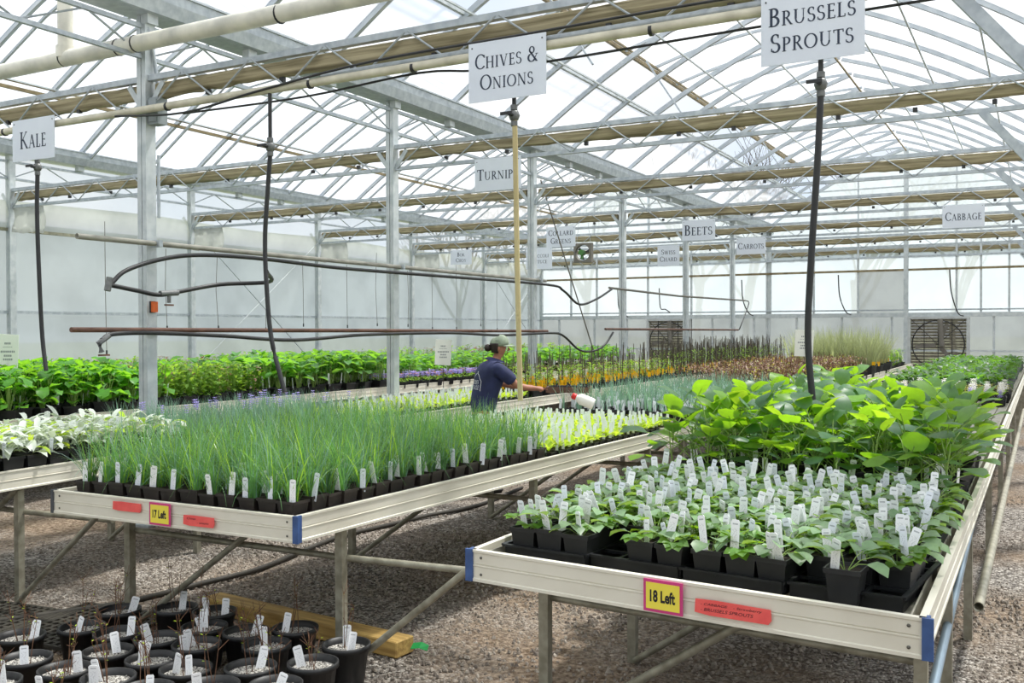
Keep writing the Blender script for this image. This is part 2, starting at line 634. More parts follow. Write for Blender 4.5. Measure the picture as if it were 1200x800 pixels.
def film_strip(name, x0, sgn, t0, t1, mat='roof_film', zf=bowz, y0=YF, y1=YB):
    mb = MB()
    n = 8
    for i in range(n + 1):
        t = t0 + (t1 - t0) * i / n
        for y in (y0, y1):
            mb.v.append((x0 + sgn * t, y, zf(t) + 0.045))
    for i in range(n):
        mb.f.append((2 * i, 2 * i + 1, 2 * i + 3, 2 * i + 2))
        mb.m.append(0)
        mb.sm.append(True)
    return mb.build(name, mat, ceiling)


def half_bow(x0, sgn, name='roof_bow', mat='bow_steel', w=0.056, h=0.075):
    mb = MB()
    n = 9
    ring = []
    for i in range(n + 1):
        t = HALF * i / n
        p = V((x0 + sgn * t, 0, bowz(t)))
        sl = BA + 2 * BB * t
        nn = V((-sgn * sl, 0, 1)).normalized()
        ring.append([p + V((0, -w / 2, 0)), p + V((0, w / 2, 0)), p + V((0, w / 2, 0)) + nn * h, p + V((0, -w / 2, 0)) + nn * h])
    vs = [q - V((0, 0, 0.02)) for g in ring for q in g]
    fs = []
    for i in range(n):
        for j in range(4):
            a, b = 4 * i + j, 4 * i + (j + 1) % 4
            fs.append((a, b, b + 4, a + 4))
    mb.add(vs, fs)
    return mb.mesh(name, mat)


FLAP_T = 1.068       # the roof vent begins this far above the gutter
film_strip('roof_film', XM, 1, 0.06, FLAP_T)
film_strip('roof_film', XG, -1, 0.06, HALF)
film_strip('roof_film', XL, 1, 0.06, HALF)
film_strip('roof_film', XM, -1, 0.06, HALF)
film_strip('roof_film', XG, 1, 0.06, HALF)
film_strip('roof_film', XG + 2 * HALF, -1, 0.06, HALF)
ybows = [Y0 + (S / 3) * k for k in range(-9, 19)]
for x0, sg in ((XM, 1), (XG, -1), (XL, 1), (XM, -1)):
    me = half_bow(x0, sg)
    for y in ybows:
        put('roof_bow', me, ceiling, (0, y, 0))
# inner lower bows of the left bay, the second line beside each bow
mb = MB()
for a, b in ((0.06, 1.26), (1.26, 2.5), (2.5, 3.77)):
    mb.bar((XL + a, 0, bowz(a) - 0.12), (XL + b, 0, bowz(b) - 0.12), 0.035, 0.035)
me = mb.mesh('inner_bow', 'bow_steel')
for y in ybows:
    put('inner_bow', me, ceiling, (0, y + 0.125, 0))


def ybar(name, x, z, w, h, mat, y0=YF, y1=YB, par=None):
    mb = MB()
    mb.bar((x, y0, z), (x, y1, z), w, h)
    return mb.build(name, mat, par or ceiling)


for x0, sg in ((XM, 1), (XG, -1), (XL, 1), (XM, -1)):
    for t in (1.2, 2.2, 3.08):
        ybar('purlin', x0 + sg * t, bowz(t) - 0.05, 0.024, 0.024, 'steel_pale')
for x in (XR, XL + HALF):
    ybar('ridge_purlin', x, RIDGE - 0.07, 0.028, 0.028, 'purlin_brown')
ybar('vent_sill', XM + FLAP_T, bowz(FLAP_T) + 0.07, 0.05, 0.06, 'steel_pale')
ybar('vent_edge', XL + FLAP_T, bowz(FLAP_T) - 0.05, 0.045, 0.05, 'purlin_brown')
ybar('vent_edge', XL + FLAP_T + 0.12, bowz(FLAP_T + .12) - 0.05, 0.03, 0.03, 'purlin_brown')
# raised vent flap of the main bay, hinged at the ridge
flap = empty('vent_flap')
flap.parent = ceiling
FLAPW = 2.789


def fz(t):
    return RIDGE + 0.05 - 0.0571 * t * t


mb = MB()
n = 6
for i in range(n + 1):
    t = FLAPW * i / n
    for y in (YF, YB):
        mb.v.append((XR - t, y, fz(t) + 0.035))
for i in range(n):
    mb.f.append((2 * i, 2 * i + 1, 2 * i + 3, 2 * i + 2))
    mb.m.append(0)
    mb.sm.append(True)
mb.build('vent_film', 'roof_film', flap)
mb = MB()
for i in range(n):
    a, b = FLAPW * i / n, FLAPW * (i + 1) / n
    mb.bar((XR - a, 0, fz(a)), (XR - b, 0, fz(b)), 0.045, 0.045)
me = mb.mesh('vent_rib', 'bow_steel')
for y in ybows:
    put('vent_rib', me, flap, (0, y + 0.03, 0))
mb = MB()
mb.bar((XR - FLAPW, YF, fz(FLAPW)), (XR - FLAPW, YB, fz(FLAPW)), 0.05, 0.06)
mb.build('vent_edge', 'purlin_brown', flap)
mb = MB()
mb.bar((XR - FLAPW + .1, YF, fz(FLAPW - .1) - .03), (XR - FLAPW + .1, YB, fz(FLAPW - .1) - .03), 0.03, 0.03)
mb.build('vent_edge', 'purlin_brown', flap)
# rack arms that push the flap
for k in range(8):
    y = Y0 + S * k - 1.9
    mb = MB()
    mb.bar((XM + 1.9, y, 5.323), (XR - FLAPW + .15, y, fz(FLAPW) - .03), 0.025, 0.025)
    mb.build('vent_arm', 'steel', flap)

# gutters
GP = [(-0.16, 0.0), (0.16, 0.0), (0.19, 0.12), (0.195, 0.21), (0.215, 0.21), (0.215, 0.23), (0.175, 0.23), (0.145, 0.04), (-0.145, 0.04), (-0.175, 0.23), (-0.215, 0.23), (-0.215, 0.21), (-0.195, 0.21), (-0.19, 0.12)]


def gutter(x, label):
    g = empty('roof_gutter', (x, 0, 0), label=label, cat='gutter')
    mb = MB()
    mb.ext(GP, (0, YF, ZGB), (0, YB + 0.05, ZGB), (1, 0, 0))
    mb.build('channel', 'steel', g)
    for z in (4.544, 4.268):
        mb = MB()
        mb.bar((0, YF, z), (0, YB, z), 0.038, 0.038)
        mb.build('tie_rod', 'steel', g)
    mb = MB()
    mb.tube([(0, 0, 4.268), (0, 0.64, 4.544)], 0.01, 6, smooth=False)
    w1 = mb.mesh('web_rod', 'steel')
    mb = MB()
    mb.tube([(0, 0.64, 4.544), (0, 1.27, 4.268)], 0.01, 6, smooth=False)
    w2 = mb.mesh('web_rod', 'steel')
    y = YT[0] - S
    while y < YB - 1.2:
        put('web_rod', w1, g, (0, y, 0))
        put('web_rod', w2, g, (0, y, 0))
        y += S / 3
    mb = MB()
    mb.box((0, 0, 0), (0.09, 0.12, 0.11))
    pl = mb.mesh('bow_bracket', 'steel_pale')
    for y in ybows:
        put('bow_bracket', pl, g, (0.05, y, ZGB - 0.03))
    return g


gutter(XM, 'long galvanized gutter over the middle row of posts')
gutter(XL, 'galvanized gutter along the top of the left side wall')
gutter(XG, 'galvanized gutter over the right row of posts, mostly out of view')

# ------------------------------------------------------------------ posts
def post(x, y, label, w=0.113, group=None, foot=True, top=ZGB):
    p = empty('steel_post', (x, y, 0), label=label, cat='post', group=group)
    mb = MB()
    t = 0.006
    # channel-like post: two flanges with a recessed seam on the camera side
    mb.box((-w * .27, 0, top / 2), (w * .46, w, top))
    mb.box((w * .27, 0, top / 2), (w * .46, w, top))
    mb.box((0, 0.01, top / 2), (w * .1, w - .03, top))
    mb.build('shaft', 'steel_pale', p)
    mb = MB()
    mb.box((0, 0, 0.01), (0.2, 0.2, 0.02))
    mb.build('base_plate', 'steel', p)
    for sx in (-1, 1):
        if x == XL and sx < 0:
            continue
        mb = MB()
        mb.bar((sx * w / 2, 0, ZTB + .02), (sx * .22, 0, ZTT - .06), 0.014, 0.055)
        mb.build('gusset', 'steel_pale', p)
    return p


posts = {}
for k in range(7):
    nm = ['front steel post of the middle row, with a grey electrical box and pipes', 'second steel post of the middle row, left of the chives sign', 'third steel post of the middle row, behind the pale drop pole',
          'fourth steel post of the middle row, right of the round fan', 'fifth steel post of the middle row, below the beets sign', 'sixth steel post of the middle row, left of the carrots sign', 'last steel post of the middle row at the back wall'][k]
    posts[k] = post(XM, Y0 + S * k, nm)
for k in range(0, 7):
    post(XL + 0.02, Y0 + S * k, ['steel post of the left side wall just outside the frame', 'steel side wall post behind the kale sign card', 'steel side wall post just right of the front middle post',
                          'third steel side wall post from the kale sign', 'fourth steel side wall post from the kale sign', 'fifth steel side wall post from the kale sign', 'corner steel post where side wall meets back wall'][k], 0.107)
for k in range(0, 7):
    post(XG, Y0 + S * k, 'steel post of the right row standing outside the frame', group='right row of posts')
    
p0 = posts[0]
mb = MB()
mb.box((0.125, 0.02, 3.77), (0.125, 0.11, 0.24))
mb.box((0.125, -0.04, 3.77), (0.10, 0.012, 0.20))
b_ = mb.build('junction_box', 'box_grey', p0)
mb = MB()
mb.tube([(0.12, 0.03, 3.376), (0.12, 0.03, 2.81)], 0.014)
mb.tube([(0.075, 0.07, 3.778), (0.09, 0.05, 4.067), (0.07, 0.0, 4.444), (0.025, -0.04, 4.595)], 0.017)
mb.build('conduit', 'steel', p0)
mb = MB()
mb.box((0.083, 0, 2.0), (0.045, 0.05, 0.095))
mb.build('orange_sensor', 'orange', p0)
mb = MB()
mb.box((0.062, 0, 2.0), (0.02, 0.055, 0.105))
mb.build('sensor_bracket', 'hose_black', p0)

# ------------------------------------------------------------------ roof trusses and folded shade curtains
mbw = MB()
mbw.tube([(0, 0, ZTB), (0.375, 0, ZTT - 0.02)], 0.0085, 6, smooth=False)
WEB1 = mbw.mesh('web_rod', 'steel')
mbw = MB()
mbw.tube([(0.405, 0, ZTT - 0.02), (0.78, 0, ZTB)], 0.0085, 6, smooth=False)
WEB2 = mbw.mesh('web_rod', 'steel')


def truss(k, x0, x1, side):
    y = Y0 + S * k
    where = 'nearest overhead' if k <= 0 else ORD[k]
    if k < 0:
        where = 'just behind the camera'
    t = empty('roof_truss', (x0, y, 0), label=f'lattice steel roof truss across the {side} bay, {where}', cat='truss')
    L = x1 - x0
    mb = MB()
    mb.box((L / 2, 0, ZTT - 0.018), (L, 0.06, 0.052))
    mb.build('top_chord', 'steel', t)
    mb = MB()
    mb.box((L / 2, 0, ZTB), (L, 0.044, 0.044))
    mb.build('bottom_chord', 'steel', t)
    x = 0.05
    while x + 0.78 < L:
        put('web_rod', WEB1, t, (x, -0.028, 0))
        put('web_rod', WEB2, t, (x, -0.028, 0))
        x += 0.80
    if side == 'main':
        mb = MB()
        mb.bar((L - 0.95, 0, ZTB - 0.01), (L, 0, 2.622), 0.063, 0.075)
        mb.build('knee_brace', 'steel', t)
    # shade curtain gathered under the top chord
    sc_ = empty('shade_curtain', (x0, y, 0), label=f'straw coloured shade curtain folded under the truss of the {side} bay, {where}', cat='curtain')
    mb = MB()
    n = int(L / 0.11)
    rows = 9
    deep = U(0.13, 0.15)
    wob = U(0, 6)
    for i in range(n + 1):
        xx = 0.06 + (L - 0.12) * i / n
        d = deep * (0.94 + 0.10 * math.sin(xx * 1.3 + wob) + U(-.05, .05)) * (1.12 if k <= 0 else 1.0)
        for j in range(rows):
            a = j / (rows - 1) * 2 * PI
            yy = math.sin(a) * (0.062 + U(-.008, .008)) * (1 + .25 * math.cos(2 * a))
            zz = ZTT - 0.05 - d / 2 + math.cos(a) * d / 2 + U(-.004, .004)
            mb.v.append((xx, yy + 0.05, zz))
    for i in range(n):
        for j in range(rows - 1):
            a = i * rows + j
            mb.f.append((a, a + 1, a + rows + 1, a + rows))
            mb.m.append(0)
            mb.sm.append(True)
    mb.build('folded_cloth', 'curtain', sc_)
    cl = MB()
    cl.box((0, 0, 0), (0.042, 0.035, 0.042))
    cm = cl.mesh('curtain_clip', 'hose_black')
    x = 0.5 + R() * .5
    while x < L - 0.3:
        put('curtain_clip', cm, sc_, (x, 0.03, ZTT - 0.055 - deep * 1.08))
        x += U(0.6, 1.15)
    return t


for k in range(-1, 7):
    truss(k, XL + 0.06, XM - 0.05, 'left')
    truss(k, XM + 0.05, XG - 0.05, 'main')

# side pockets of curtain against the left wall
for k in range(1, 6):
    y = Y0 + S * k
    mb = MB()
    nn = 8
    for i in range(nn + 1):
        for j in range(6):
            mb.v.append((XL + 0.12 + 0.78 * i / nn, y - .03 + 0.03 * math.sin(i * 2.2 + j), ZTB - 0.03 - (0.41 + U(-.03, .03)) * j / 5))
    for i in range(nn):
        for j in range(5):
            a = i * 6 + j
            mb.f.append((a, a + 1, a + 7, a + 6))
            mb.m.append(0)
            mb.sm.append(True)
    o = mb.build('curtain_skirt', 'curtain_film')
    o.modifiers.new('thick', 'SOLIDIFY').thickness = 0.006
    tag(o, f'greenish end skirt of the shade curtain, {ORD[k - 1]} along the left wall', 'curtain')

# ------------------------------------------------------------------ left wall
wall_left = empty('wall_left', kind='structure')


def quad(name, pts, mat, par):
    mb = MB()
    mb.add(pts, [(0, 1, 2, 3)])
    return mb.build(name, mat, par)


XW = XL - 0.06
quad('eave_film', [(XW, YF, 3.891), (XW, YB, 3.891), (XW, YB, ZGB), (XW, YF, ZGB)], 'roof_film', wall_left)
quad('roll_up_film', [(XW, YF, 0.25), (XW, YB, 0.25), (XW, YB, 3.564), (XW, YF, 3.564)], 'wall_film', wall_left)
# sagging gathered band under the eave
mb = MB()
ns = 90
for i in range(ns + 1):
    y = YF + (YB - YF) * i / ns
    for j in range(7):
        a = j / 6
        mb.v.append((XW + 0.03 + 0.06 * math.sin(a * PI) + 0.012 * math.sin(y * 3 + j), y, 3.941 - 0.48 * a + 0.025 * math.sin(y * 1.1)))
for i in range(ns):
    for j in range(6):
        a = i * 7 + j
        mb.f.append((a, a + 1, a + 8, a + 7))
        mb.m.append(0)
        mb.sm.append(True)
mb.build('gathered_curtain', 'curtain_film', wall_left)
ybar('roll_tube', XW + 0.06, 3.439, 0.05, 0.05, 'curtain_side', par=wall_left)
ybar('girt', XW + 0.05, 2.094, 0.06, 0.05, 'steel', par=wall_left)
ybar('girt', XW + 0.05, 1.0, 0.06, 0.05, 'steel', par=wall_left)
mb = MB()
mb.box((XW, (YF + YB) / 2, 0.12), (0.04, YB - YF, 0.3))
mb.build('base_board', 'kneewall', wall_left)
for k in range(7):
    y = Y0 + S * k
    mb = MB()
    if k in (2, 5):
        mb.tube([(XL + 0.08, y, ZTB), (XL + 0.08, y + S * .93, 1.05)], 0.010, 6)
        mb.build('brace_wire', 'steel', wall_left)
        mb = MB()
        mb.tube([(XL + 0.08, y + S * .98, ZTB), (XL + 0.08, y, 1.0)], 0.008, 6)
        mb.build('brace_wire', 'steel_pale', wall_left)
front_wall = quad('wall_front', [(XW, YF, 0), (9, YF, 0), (9, YF, 4.821), (XW, YF, 4.821)], 'wall_film', None)
tag(front_wall, kind='structure')

# ------------------------------------------------------------------ back wall
wall_back = empty('wall_back', (0, YB, 0), kind='structure')
XE = 4.4


def bx(name, x0, x1, z0, z1, mat, y0=0.0, th=0.03, par=None):
    mb = MB()
    mb.box(((x0 + x1) / 2, y0 - th / 2, (z0 + z1) / 2), (x1 - x0, th, z1 - z0))
    return mb.build(name, mat, par or wall_back)


FAN = [(-3.217, -1.809), (-10.906, -9.625)]
low = [-14.701, -14.085, -12.816, -11.685, -10.957, -9.575, -8.883, -7.602, -6.345, -5.064, -3.719, -3.292, -1.759, -1.143, 0.126, 1.508, 2.89, 4.398]
for a, b in zip(low[:-1], low[1:]):
    fan = any(abs(a - f[0]) < 0.12 for f in FAN)
    z1 = 0.64 if fan else 2.119
    quad('knee_panel', [(a, 0.02, 0.1), (b, 0.02, 0.1), (b, 0.02, z1), (a, 0.02, z1)], 'panel_grey', wall_back)
for x in low[1:-1]:
    bx('mullion', x - 0.03, x + 0.03, 0.1, 2.119, 'steel_pale', -0.0, 0.05)
up = [-14.701, -13.646, -12.728, -10.969, -9.549, -8.305, -7.112, -5.855, -4.624, -3.342, -2.061, -1.458, -0.779, 0.503, 1.759, 3.016, 4.398]
for i, (a, b) in enumerate(zip(up[:-1], up[1:])):
    quad('window_panel', [(a, 0.02, 2.119), (b, 0.02, 2.119), (b, 0.02, 3.413), (a, 0.02, 3.413)], 'panel_grey' if i == 8 else 'panel_film', wall_back)
    quad('upper_panel', [(a, 0.02, 3.413), (b, 0.02, 3.413), (b, 0.02, 4.821), (a, 0.02, 4.821)], 'panel_film', wall_back)
for x in up[1:-1]:
    w = 0.056 if abs(x - XR) > .05 else 0.09
    if abs(x - XR) > .05:
        bx('mullion', x - w / 2, x + w / 2, 2.119, 4.758, 'steel_pale', 0.0, 0.06)
for zz, mm, hh in ((2.17, 'steel_pale', 0.12), (2.308, 'steel', 0.04), (3.426, 'purlin_brown', 0.06), (3.79, 'steel', 0.05), (4.733, 'steel', 0.075), (1.177, 'steel_pale', 0.05)):
    bx('girt', XL + .06, XE, zz - hh / 2, zz + hh / 2, mm, -0.05, 0.05)
# gable panels
for x0, sg in ((XM, 1), (XG, -1), (XL, 1), (XM, -1), (XG, 1)):
    mb = MB()
    n = 8
    for i in range(n + 1):
        t = HALF * i / n
        mb.v += [(x0 + sg * t, 0.02, 4.758), (x0 + sg * t, 0.02, bowz(t))]
    for i in range(n):
        mb.f.append((2 * i, 2 * i + 1, 2 * i + 3, 2 * i + 2))
        mb.m.append(0)
        mb.sm.append(False)
    mb.build('gable_panel', 'panel_film', wall_back)
for x in (-5.855, -4.624, -2.061, -0.779, -12.816, -10.932, -9.047):
    t = min(abs(x - XM), abs(x - XL), abs(x - XG))
    bx('gable_stud', x - .02, x + .02, 4.733, bowz(t), 'steel_pale', 0, 0.04)
bx('gable_post', XR - 0.06, XR + 0.06, 0, RIDGE, 'steel_pale', -0.02, 0.11)
bx('girt', XL + .3, XE, 5.738, 5.776, 'steel_pale', -0.03, 0.03)


def wall_fan(x0, x1, z0, z1, label):
    f = empty('exhaust_fan', (x0, YB - 0.06, z0), label=label, cat='fan')
    w, h = x1 - x0, z1 - z0
    mb = MB()
    for c, d in (((w / 2, 0, h + .03), (w + .16, .16, .07)), ((-.04, 0, h / 2), (.08, .16, h)), ((w + .04, 0, h / 2), (.08, .16, h))):
        mb.box(c, d)
    mb.build('housing', 'kneewall', f)
    for i in range(17):
        mb = MB()
        M = Matrix.Rotation(math.radians(35), 3, 'X')
        mb.box((w / 2, 0.02, h * (i + .5) / 17), (w, 0.012, h / 17 * 1.05), 0, M)
        mb.build('louver_slat', 'louver', f)
    cx, cz, rr = w / 2, h * 0.5, w * 0.47
    mb = MB()
    mb.tube([(cx + rr * math.cos(a), -0.08, cz + rr * math.sin(a)) for a in [i * PI / 16 for i in range(0, 33)]], 0.018, 6)
    mb.build('shroud_ring', 'fan_black', f)
    mb = MB()
    for a in (0.25, 0.5, 0.75):
        mb.bar((w * a, -0.09, 0), (w * a, -0.09, h), 0.02, 0.02)
    mb.bar((0, -0.09, h), (cx, -0.09, cz), 0.015, 0.015)
    mb.bar((w, -0.09, h), (cx, -0.09, cz), 0.015, 0.015)
    mb.build('guard', 'fan_black', f)
    mb = MB()
    mb.tube([(cx + .1, -0.13, cz - .05), (cx + 0.05, -0.13, h)], 0.07, 10)
    mb.build('motor_shaft', 'fan_grey', f)
    for i in range(3):
        a = i * 2.09 - .9
        mb = MB()
        mb.bar((cx + math.cos(a) * .06, -.05, cz + math.sin(a) * .06), (cx + math.cos(a) * rr * .9, -.05, cz + math.sin(a) * rr * .9), .012, .11)
        mb.build('blade', 'fan_grey', f)


wall_fan(-3.217, -1.809, 0.648, 2.056, 'large louvered exhaust fan under the cabbage sign at right')
wall_fan(-10.906, -9.625, 0.775, 2.056, 'louvered exhaust fan behind the middle posts at left')
# circulation fan hanging near the back wall
cf = empty('circulation_fan', (-9.04, 20.0, 3.29), label='square round-opening circulation fan with green motor beside collard greens sign', cat='fan')
mb = MB()
nseg = 24
sq = 0.215
for j in range(nseg):
    a0, a1 = 2 * PI * j / nseg, 2 * PI * (j + 1) / nseg
    def edge(a):
        k = sq / max(abs(math.cos(a)), abs(math.sin(a)))
        return (math.cos(a) * k, math.sin(a) * k)
    e0, e1 = edge(a0), edge(a1)
    i0, i1 = (math.cos(a0) * .18, math.sin(a0) * .18), (math.cos(a1) * .18, math.sin(a1) * .18)
    vs = [(p[0], yy, p[1] + sq) for yy in (-0.06, 0.06) for p in (e0, e1, i1, i0)]
    mb.add(vs, [(0, 1, 2, 3), (7, 6, 5, 4), (3, 2, 6, 7), (0, 4, 5, 1)])
mb.build('frame', 'fan_grey', cf)
for i in range(3):
    a = i * 2.09 + .4
    mb = MB()
    mb.add([(math.cos(a) * .03, -.01, sq + math.sin(a) * .03), (math.cos(a - .4) * .15, -.03, sq + math.sin(a - .4) * .15), (math.cos(a + .2) * .16, .03, sq + math.sin(a + .2) * .16)], [(0, 1, 2)])
    o = mb.build('blade', 'fan_black', cf)
    o.modifiers.new('thick', 'SOLIDIFY').thickness = 0.005
mb = MB()
mb.tube([(0, -.14, sq), (0, .0, sq)], 0.065, 12)
mb.box((0, -.08, sq - .07), (.045, .045, .15))
mb.build('motor', 'fan_green', cf)
mb = MB()
mb.tube([(-.17, 0, 2 * sq), (-.05, 0, 1.4)], 0.005, 5)
mb.tube([(.17, 0, 2 * sq), (.05, 0, 1.4)], 0.005, 5)
mb.build('hanger', 'steel', cf)

# ------------------------------------------------------------------ benches
ZR, ZBED = 0.89, 0.835
RAIL = [(0.005, 0), (0.005, -0.010), (0, -0.013), (0, -0.056), (-0.004, -0.059), (0.003, -0.062), (0.003, -0.066), (0, -0.069), (0, -0.114), (0.005, -0.117), (0.005, -0.128), (-0.02, -0.128), (-0.02, 0)]


def lerp2(a, b, t):
    return (a[0] + (b[0] - a[0]) * t, a[1] + (b[1] - a[1]) * t)


def bench(FL, FR, BR, BL, label, caps=('blue', 'blue'), frames=None, outrig=False, slats=14):
    o = empty('growing_bench', (FL[0], FL[1], 0), label=label, cat='bench')
    off = V((FL[0], FL[1], 0))

    def P(p, z):
        return V((p[0], p[1], z)) - off
    ctr = V(((FL[0] + FR[0] + BR[0] + BL[0]) / 4, (FL[1] + FR[1] + BR[1] + BL[1]) / 4, 0))
    for nm, a, b in (('end_rail', FL, FR), ('side_rail', FR, BR), ('end_rail', BR, BL), ('side_rail', BL, FL)):
        d = V((b[0] - a[0], b[1] - a[1], 0)).normalized()
        out = V((d.y, -d.x, 0))
        mb = MB()
        mb.ext(RAIL, P(a, ZR), P(b, ZR), out)
        mb.build(nm, 'bench_alu', o)
    # inner tray lip and slatted bed
    ins = 0.05
    c = [FL, FR, BR, BL]
    du = V((FR[0] - FL[0], FR[1] - FL[1], 0)).normalized()
    dvr = V((BR[0] - FR[0], BR[1] - FR[1], 0)).normalized()
    I = [V((FL[0], FL[1], 0)) + du * ins + dvr * ins, V((FR[0], FR[1], 0)) - du * ins + dvr * ins,
         V((BR[0], BR[1], 0)) - du * ins - dvr * ins, V((BL[0], BL[1], 0)) + du * ins - dvr * ins]
    for i in range(4):
        a, b = I[i] - off, I[(i + 1) % 4] - off
        mb = MB()
        mb.bar(a + V((0, 0, ZR - .045)), b + V((0, 0, ZR - .045)), 0.006, 0.06)
        mb.build('tray_lip', 'bench_tray', o)
    for i in range(slats):
        t0, t1 = (i + .04) / slats, (i + .96) / slats
        q = [I[0].lerp(I[1], t0), I[0].lerp(I[1], t1), I[3].lerp(I[2], t1), I[3].lerp(I[2], t0)]
        vs = [p - off + V((0, 0, z)) for z in (ZBED - .012, ZBED) for p in q]
        mb = MB()
        mb.add(vs, [(3, 2, 1, 0), (4, 5, 6, 7), (0, 1, 5, 4), (1, 2, 6, 5), (2, 3, 7, 6), (3, 0, 4, 7)])
        mb.build('bed_slat', 'bench_tray', o)
    # corner caps with rivets
    for p, kind, sx in ((FL, caps[0], 1), (FR, caps[1], -1)):
        if not kind:
            continue
        m_ = 'blue_cap' if kind == 'blue' else 'dark_cap'
        w = 0.034 if kind == 'blue' else 0.02
        mb = MB()
        q = V((p[0], p[1], 0)) - off
        mb.bar(q + du * sx * -0.006 + V((0, -.003, ZR - .129)), q + du * sx * -0.006 + V((0, -.003, ZR + .002)), w, 0.012)
        mb.bar(q + V((-sx * .006, w / 2, ZR - .129)), q + V((-sx * .006, w / 2, ZR + .002)), 0.012, w)
        cpo = mb.build('corner_cap', m_, o)
        for zz in (0.03, 0.098):
            mb = MB()
            e = q + du * sx * 0.05 + V((0, -.002, ZR - zz))
            mb.lathe([(0.0, .004), (.004, .003), (.006, 0)], 8, e, 0, True, Matrix.Rotation(PI / 2, 3, 'X'))
            mb.build('rivet', 'screw', o)
    # legs
    L = (V((BR[0], BR[1], 0)) - V((FR[0], FR[1], 0))).length
    if frames is None:
        frames = [0.42]
        while frames[-1] + 2.4 < L - .3:
            frames.append(frames[-1] + 2.4)
    for s_ in frames:
        t = s_ / L
        a = V((*lerp2(FL, BL, t), 0)) - off + du * 0.12
        b = V((*lerp2(FR, BR, t), 0)) - off - du * 0.06
        zt = ZR - .128
        for q in (a, b):
            mb = MB()
            mb.box((q.x, q.y, zt / 2 + .03), (0.045, 0.045, zt + .06))
            mb.build('leg', 'bench_leg', o)
        mb = MB()
        mb.tube([a + V((0, 0.03, .6)), b + V((0, 0.03, .6))], 0.018, 8)
        mb.build('cross_bar', 'bench_leg', o)
        mb = MB()
        mb.tube([a + V((0.02, -0.03, .02)), a + V((0.02, -.03, .02)) + du * 1.05 + V((0, 0, .74))], 0.018, 8)
        mb.build('brace', 'bench_leg', o)
        if outrig:
            mb = MB()
            mb.tube([b + V((0.02, -0.03, .02)), b + V((0.02, -.03, .02)) + du * .86 + V((0, 0, .70))], 0.018, 8)
            mb.build('brace', 'bench_leg', o)
            mb = MB()
            mb.tube([b + V((0, 0.03, .6)), b + du * .86 + V((0, 0.03, .62))], 0.018, 8)
            mb.build('cross_bar', 'bench_leg', o)
    mb = MB()
    for t in (0.06, 0.5, 0.94):
        a = V((*lerp2(FL, FR, t), 0)) - off
        b = V((*lerp2(BL, BR, t), 0)) - off
        mb.bar(a + du * 0 + V((0, .06, ZBED - .035)), b + V((0, -.06, ZBED - .035)), 0.04, 0.04)
    mb.build('bed_joist', 'bench_leg', o)
    return o


B17 = bench((-4.88, 3.58), (-3.14, 3.60), (-2.93, 8.40), (-4.68, 8.40), 'long cream metal bench marked 17 Left holding the chives', ('dark', 'blue'), frames=[.40, 2.4, 4.4], outrig=True)
bench((-4.68, 8.43), (-2.93, 8.43), (-2.93, 27.0), (-4.68, 27.0), 'cream metal bench continuing behind bench 17 Left to the back wall', (None, None))
B18 = bench((-2.04, 3.40), (-0.312, 3.235), (-0.292, 26.4), (-2.04, 26.4), 'cream metal bench marked 18 Left holding strawberry pots and brussels sprouts', ('blue', 'blue'), frames=[.45, 1.5, 2.9, 5.3, 7.7, 10.1, 12.5, 14.9, 17.3, 19.7, 22.1], slats=15)
bench((-6.98, 2.2), (-5.70, 2.2), (-5.87, 5.2), (-7.06, 5.2), 'cream metal bench at the left edge under the silvery plants', ('dark', 'blue'), frames=[0.3, 1.85], outrig=True)
bench((-7.09, 5.24), (-5.90, 5.24), (-5.90, 26.8), (-7.09, 26.8), 'cream metal bench left of the middle posts under lettuce and yellow tags', (None, None))
bench((-10.95, 3.0), (-9.10, 3.0), (-9.10, 26.8), (-10.95, 26.8), 'cream metal bench behind the middle posts under kale and collards', (None, None))
bench((-13.6, 6.0), (-11.85, 6.0), (-11.85, 27.0), (-13.6, 27.0), 'cream metal bench along the left side wall under leafy seedlings', (None, None))

# roller pipe and brace pipe at the right side of bench 18
mb = MB()
mb.lathe([(.022, 0), (.022, 11.4), (.018, 11.4), (.018, 0), (.022, 0)], 10, (0, 0, 0), 0, True, Matrix.Rotation(-PI / 2, 3, 'X'))
o = mb.build('roller_pipe', 'bench_leg', loc=(-0.235, 4.57, 0.6))
tag(o, 'loose open-ended grey roller pipe along the right side of bench 18 Left', 'pipe')
mb = MB()
mb.tube([(-.37, 3.6, .33), (-.36, 6.4, .66)], 0.02, 10)
mb.build('side_brace', 'blue_pipe', B18).matrix_parent_inverse = B18.matrix_basis.inverted()

# ------------------------------------------------------------------ lettering: roman capitals with thick and thin strokes
def gl_arc(cx, cy, rx, ry, a0, a1, tk=.15, tn=.058, n=14):
    out = []
    for i in range(n):
        a, b = math.radians(a0 + (a1 - a0) * i / n), math.radians(a0 + (a1 - a0) * (i + 1) / n)
        wa, wb = (tn + (tk - tn) * abs(math.cos(a)) ** 1.3) / 2, (tn + (tk - tn) * abs(math.cos(b)) ** 1.3) / 2
        out.append([(cx + (rx + wa) * math.cos(a), cy + (ry + wa) * math.sin(a)), (cx + (rx + wb) * math.cos(b), cy + (ry + wb) * math.sin(b)),
                    (cx + (rx - wb) * math.cos(b), cy + (ry - wb) * math.sin(b)), (cx + (rx - wa) * math.cos(a), cy + (ry - wa) * math.sin(a))])
    return out


def gl_line(x0, y0, x1, y1, w):
    if abs(y1 - y0) >= abs(x1 - x0) * .5:
        return [[(x0 - w / 2, y0), (x0 + w / 2, y0), (x1 + w / 2, y1), (x1 - w / 2, y1)]]
    return [[(x0, y0 - w / 2), (x1, y1 - w / 2), (x1, y1 + w / 2), (x0, y0 + w / 2)]]


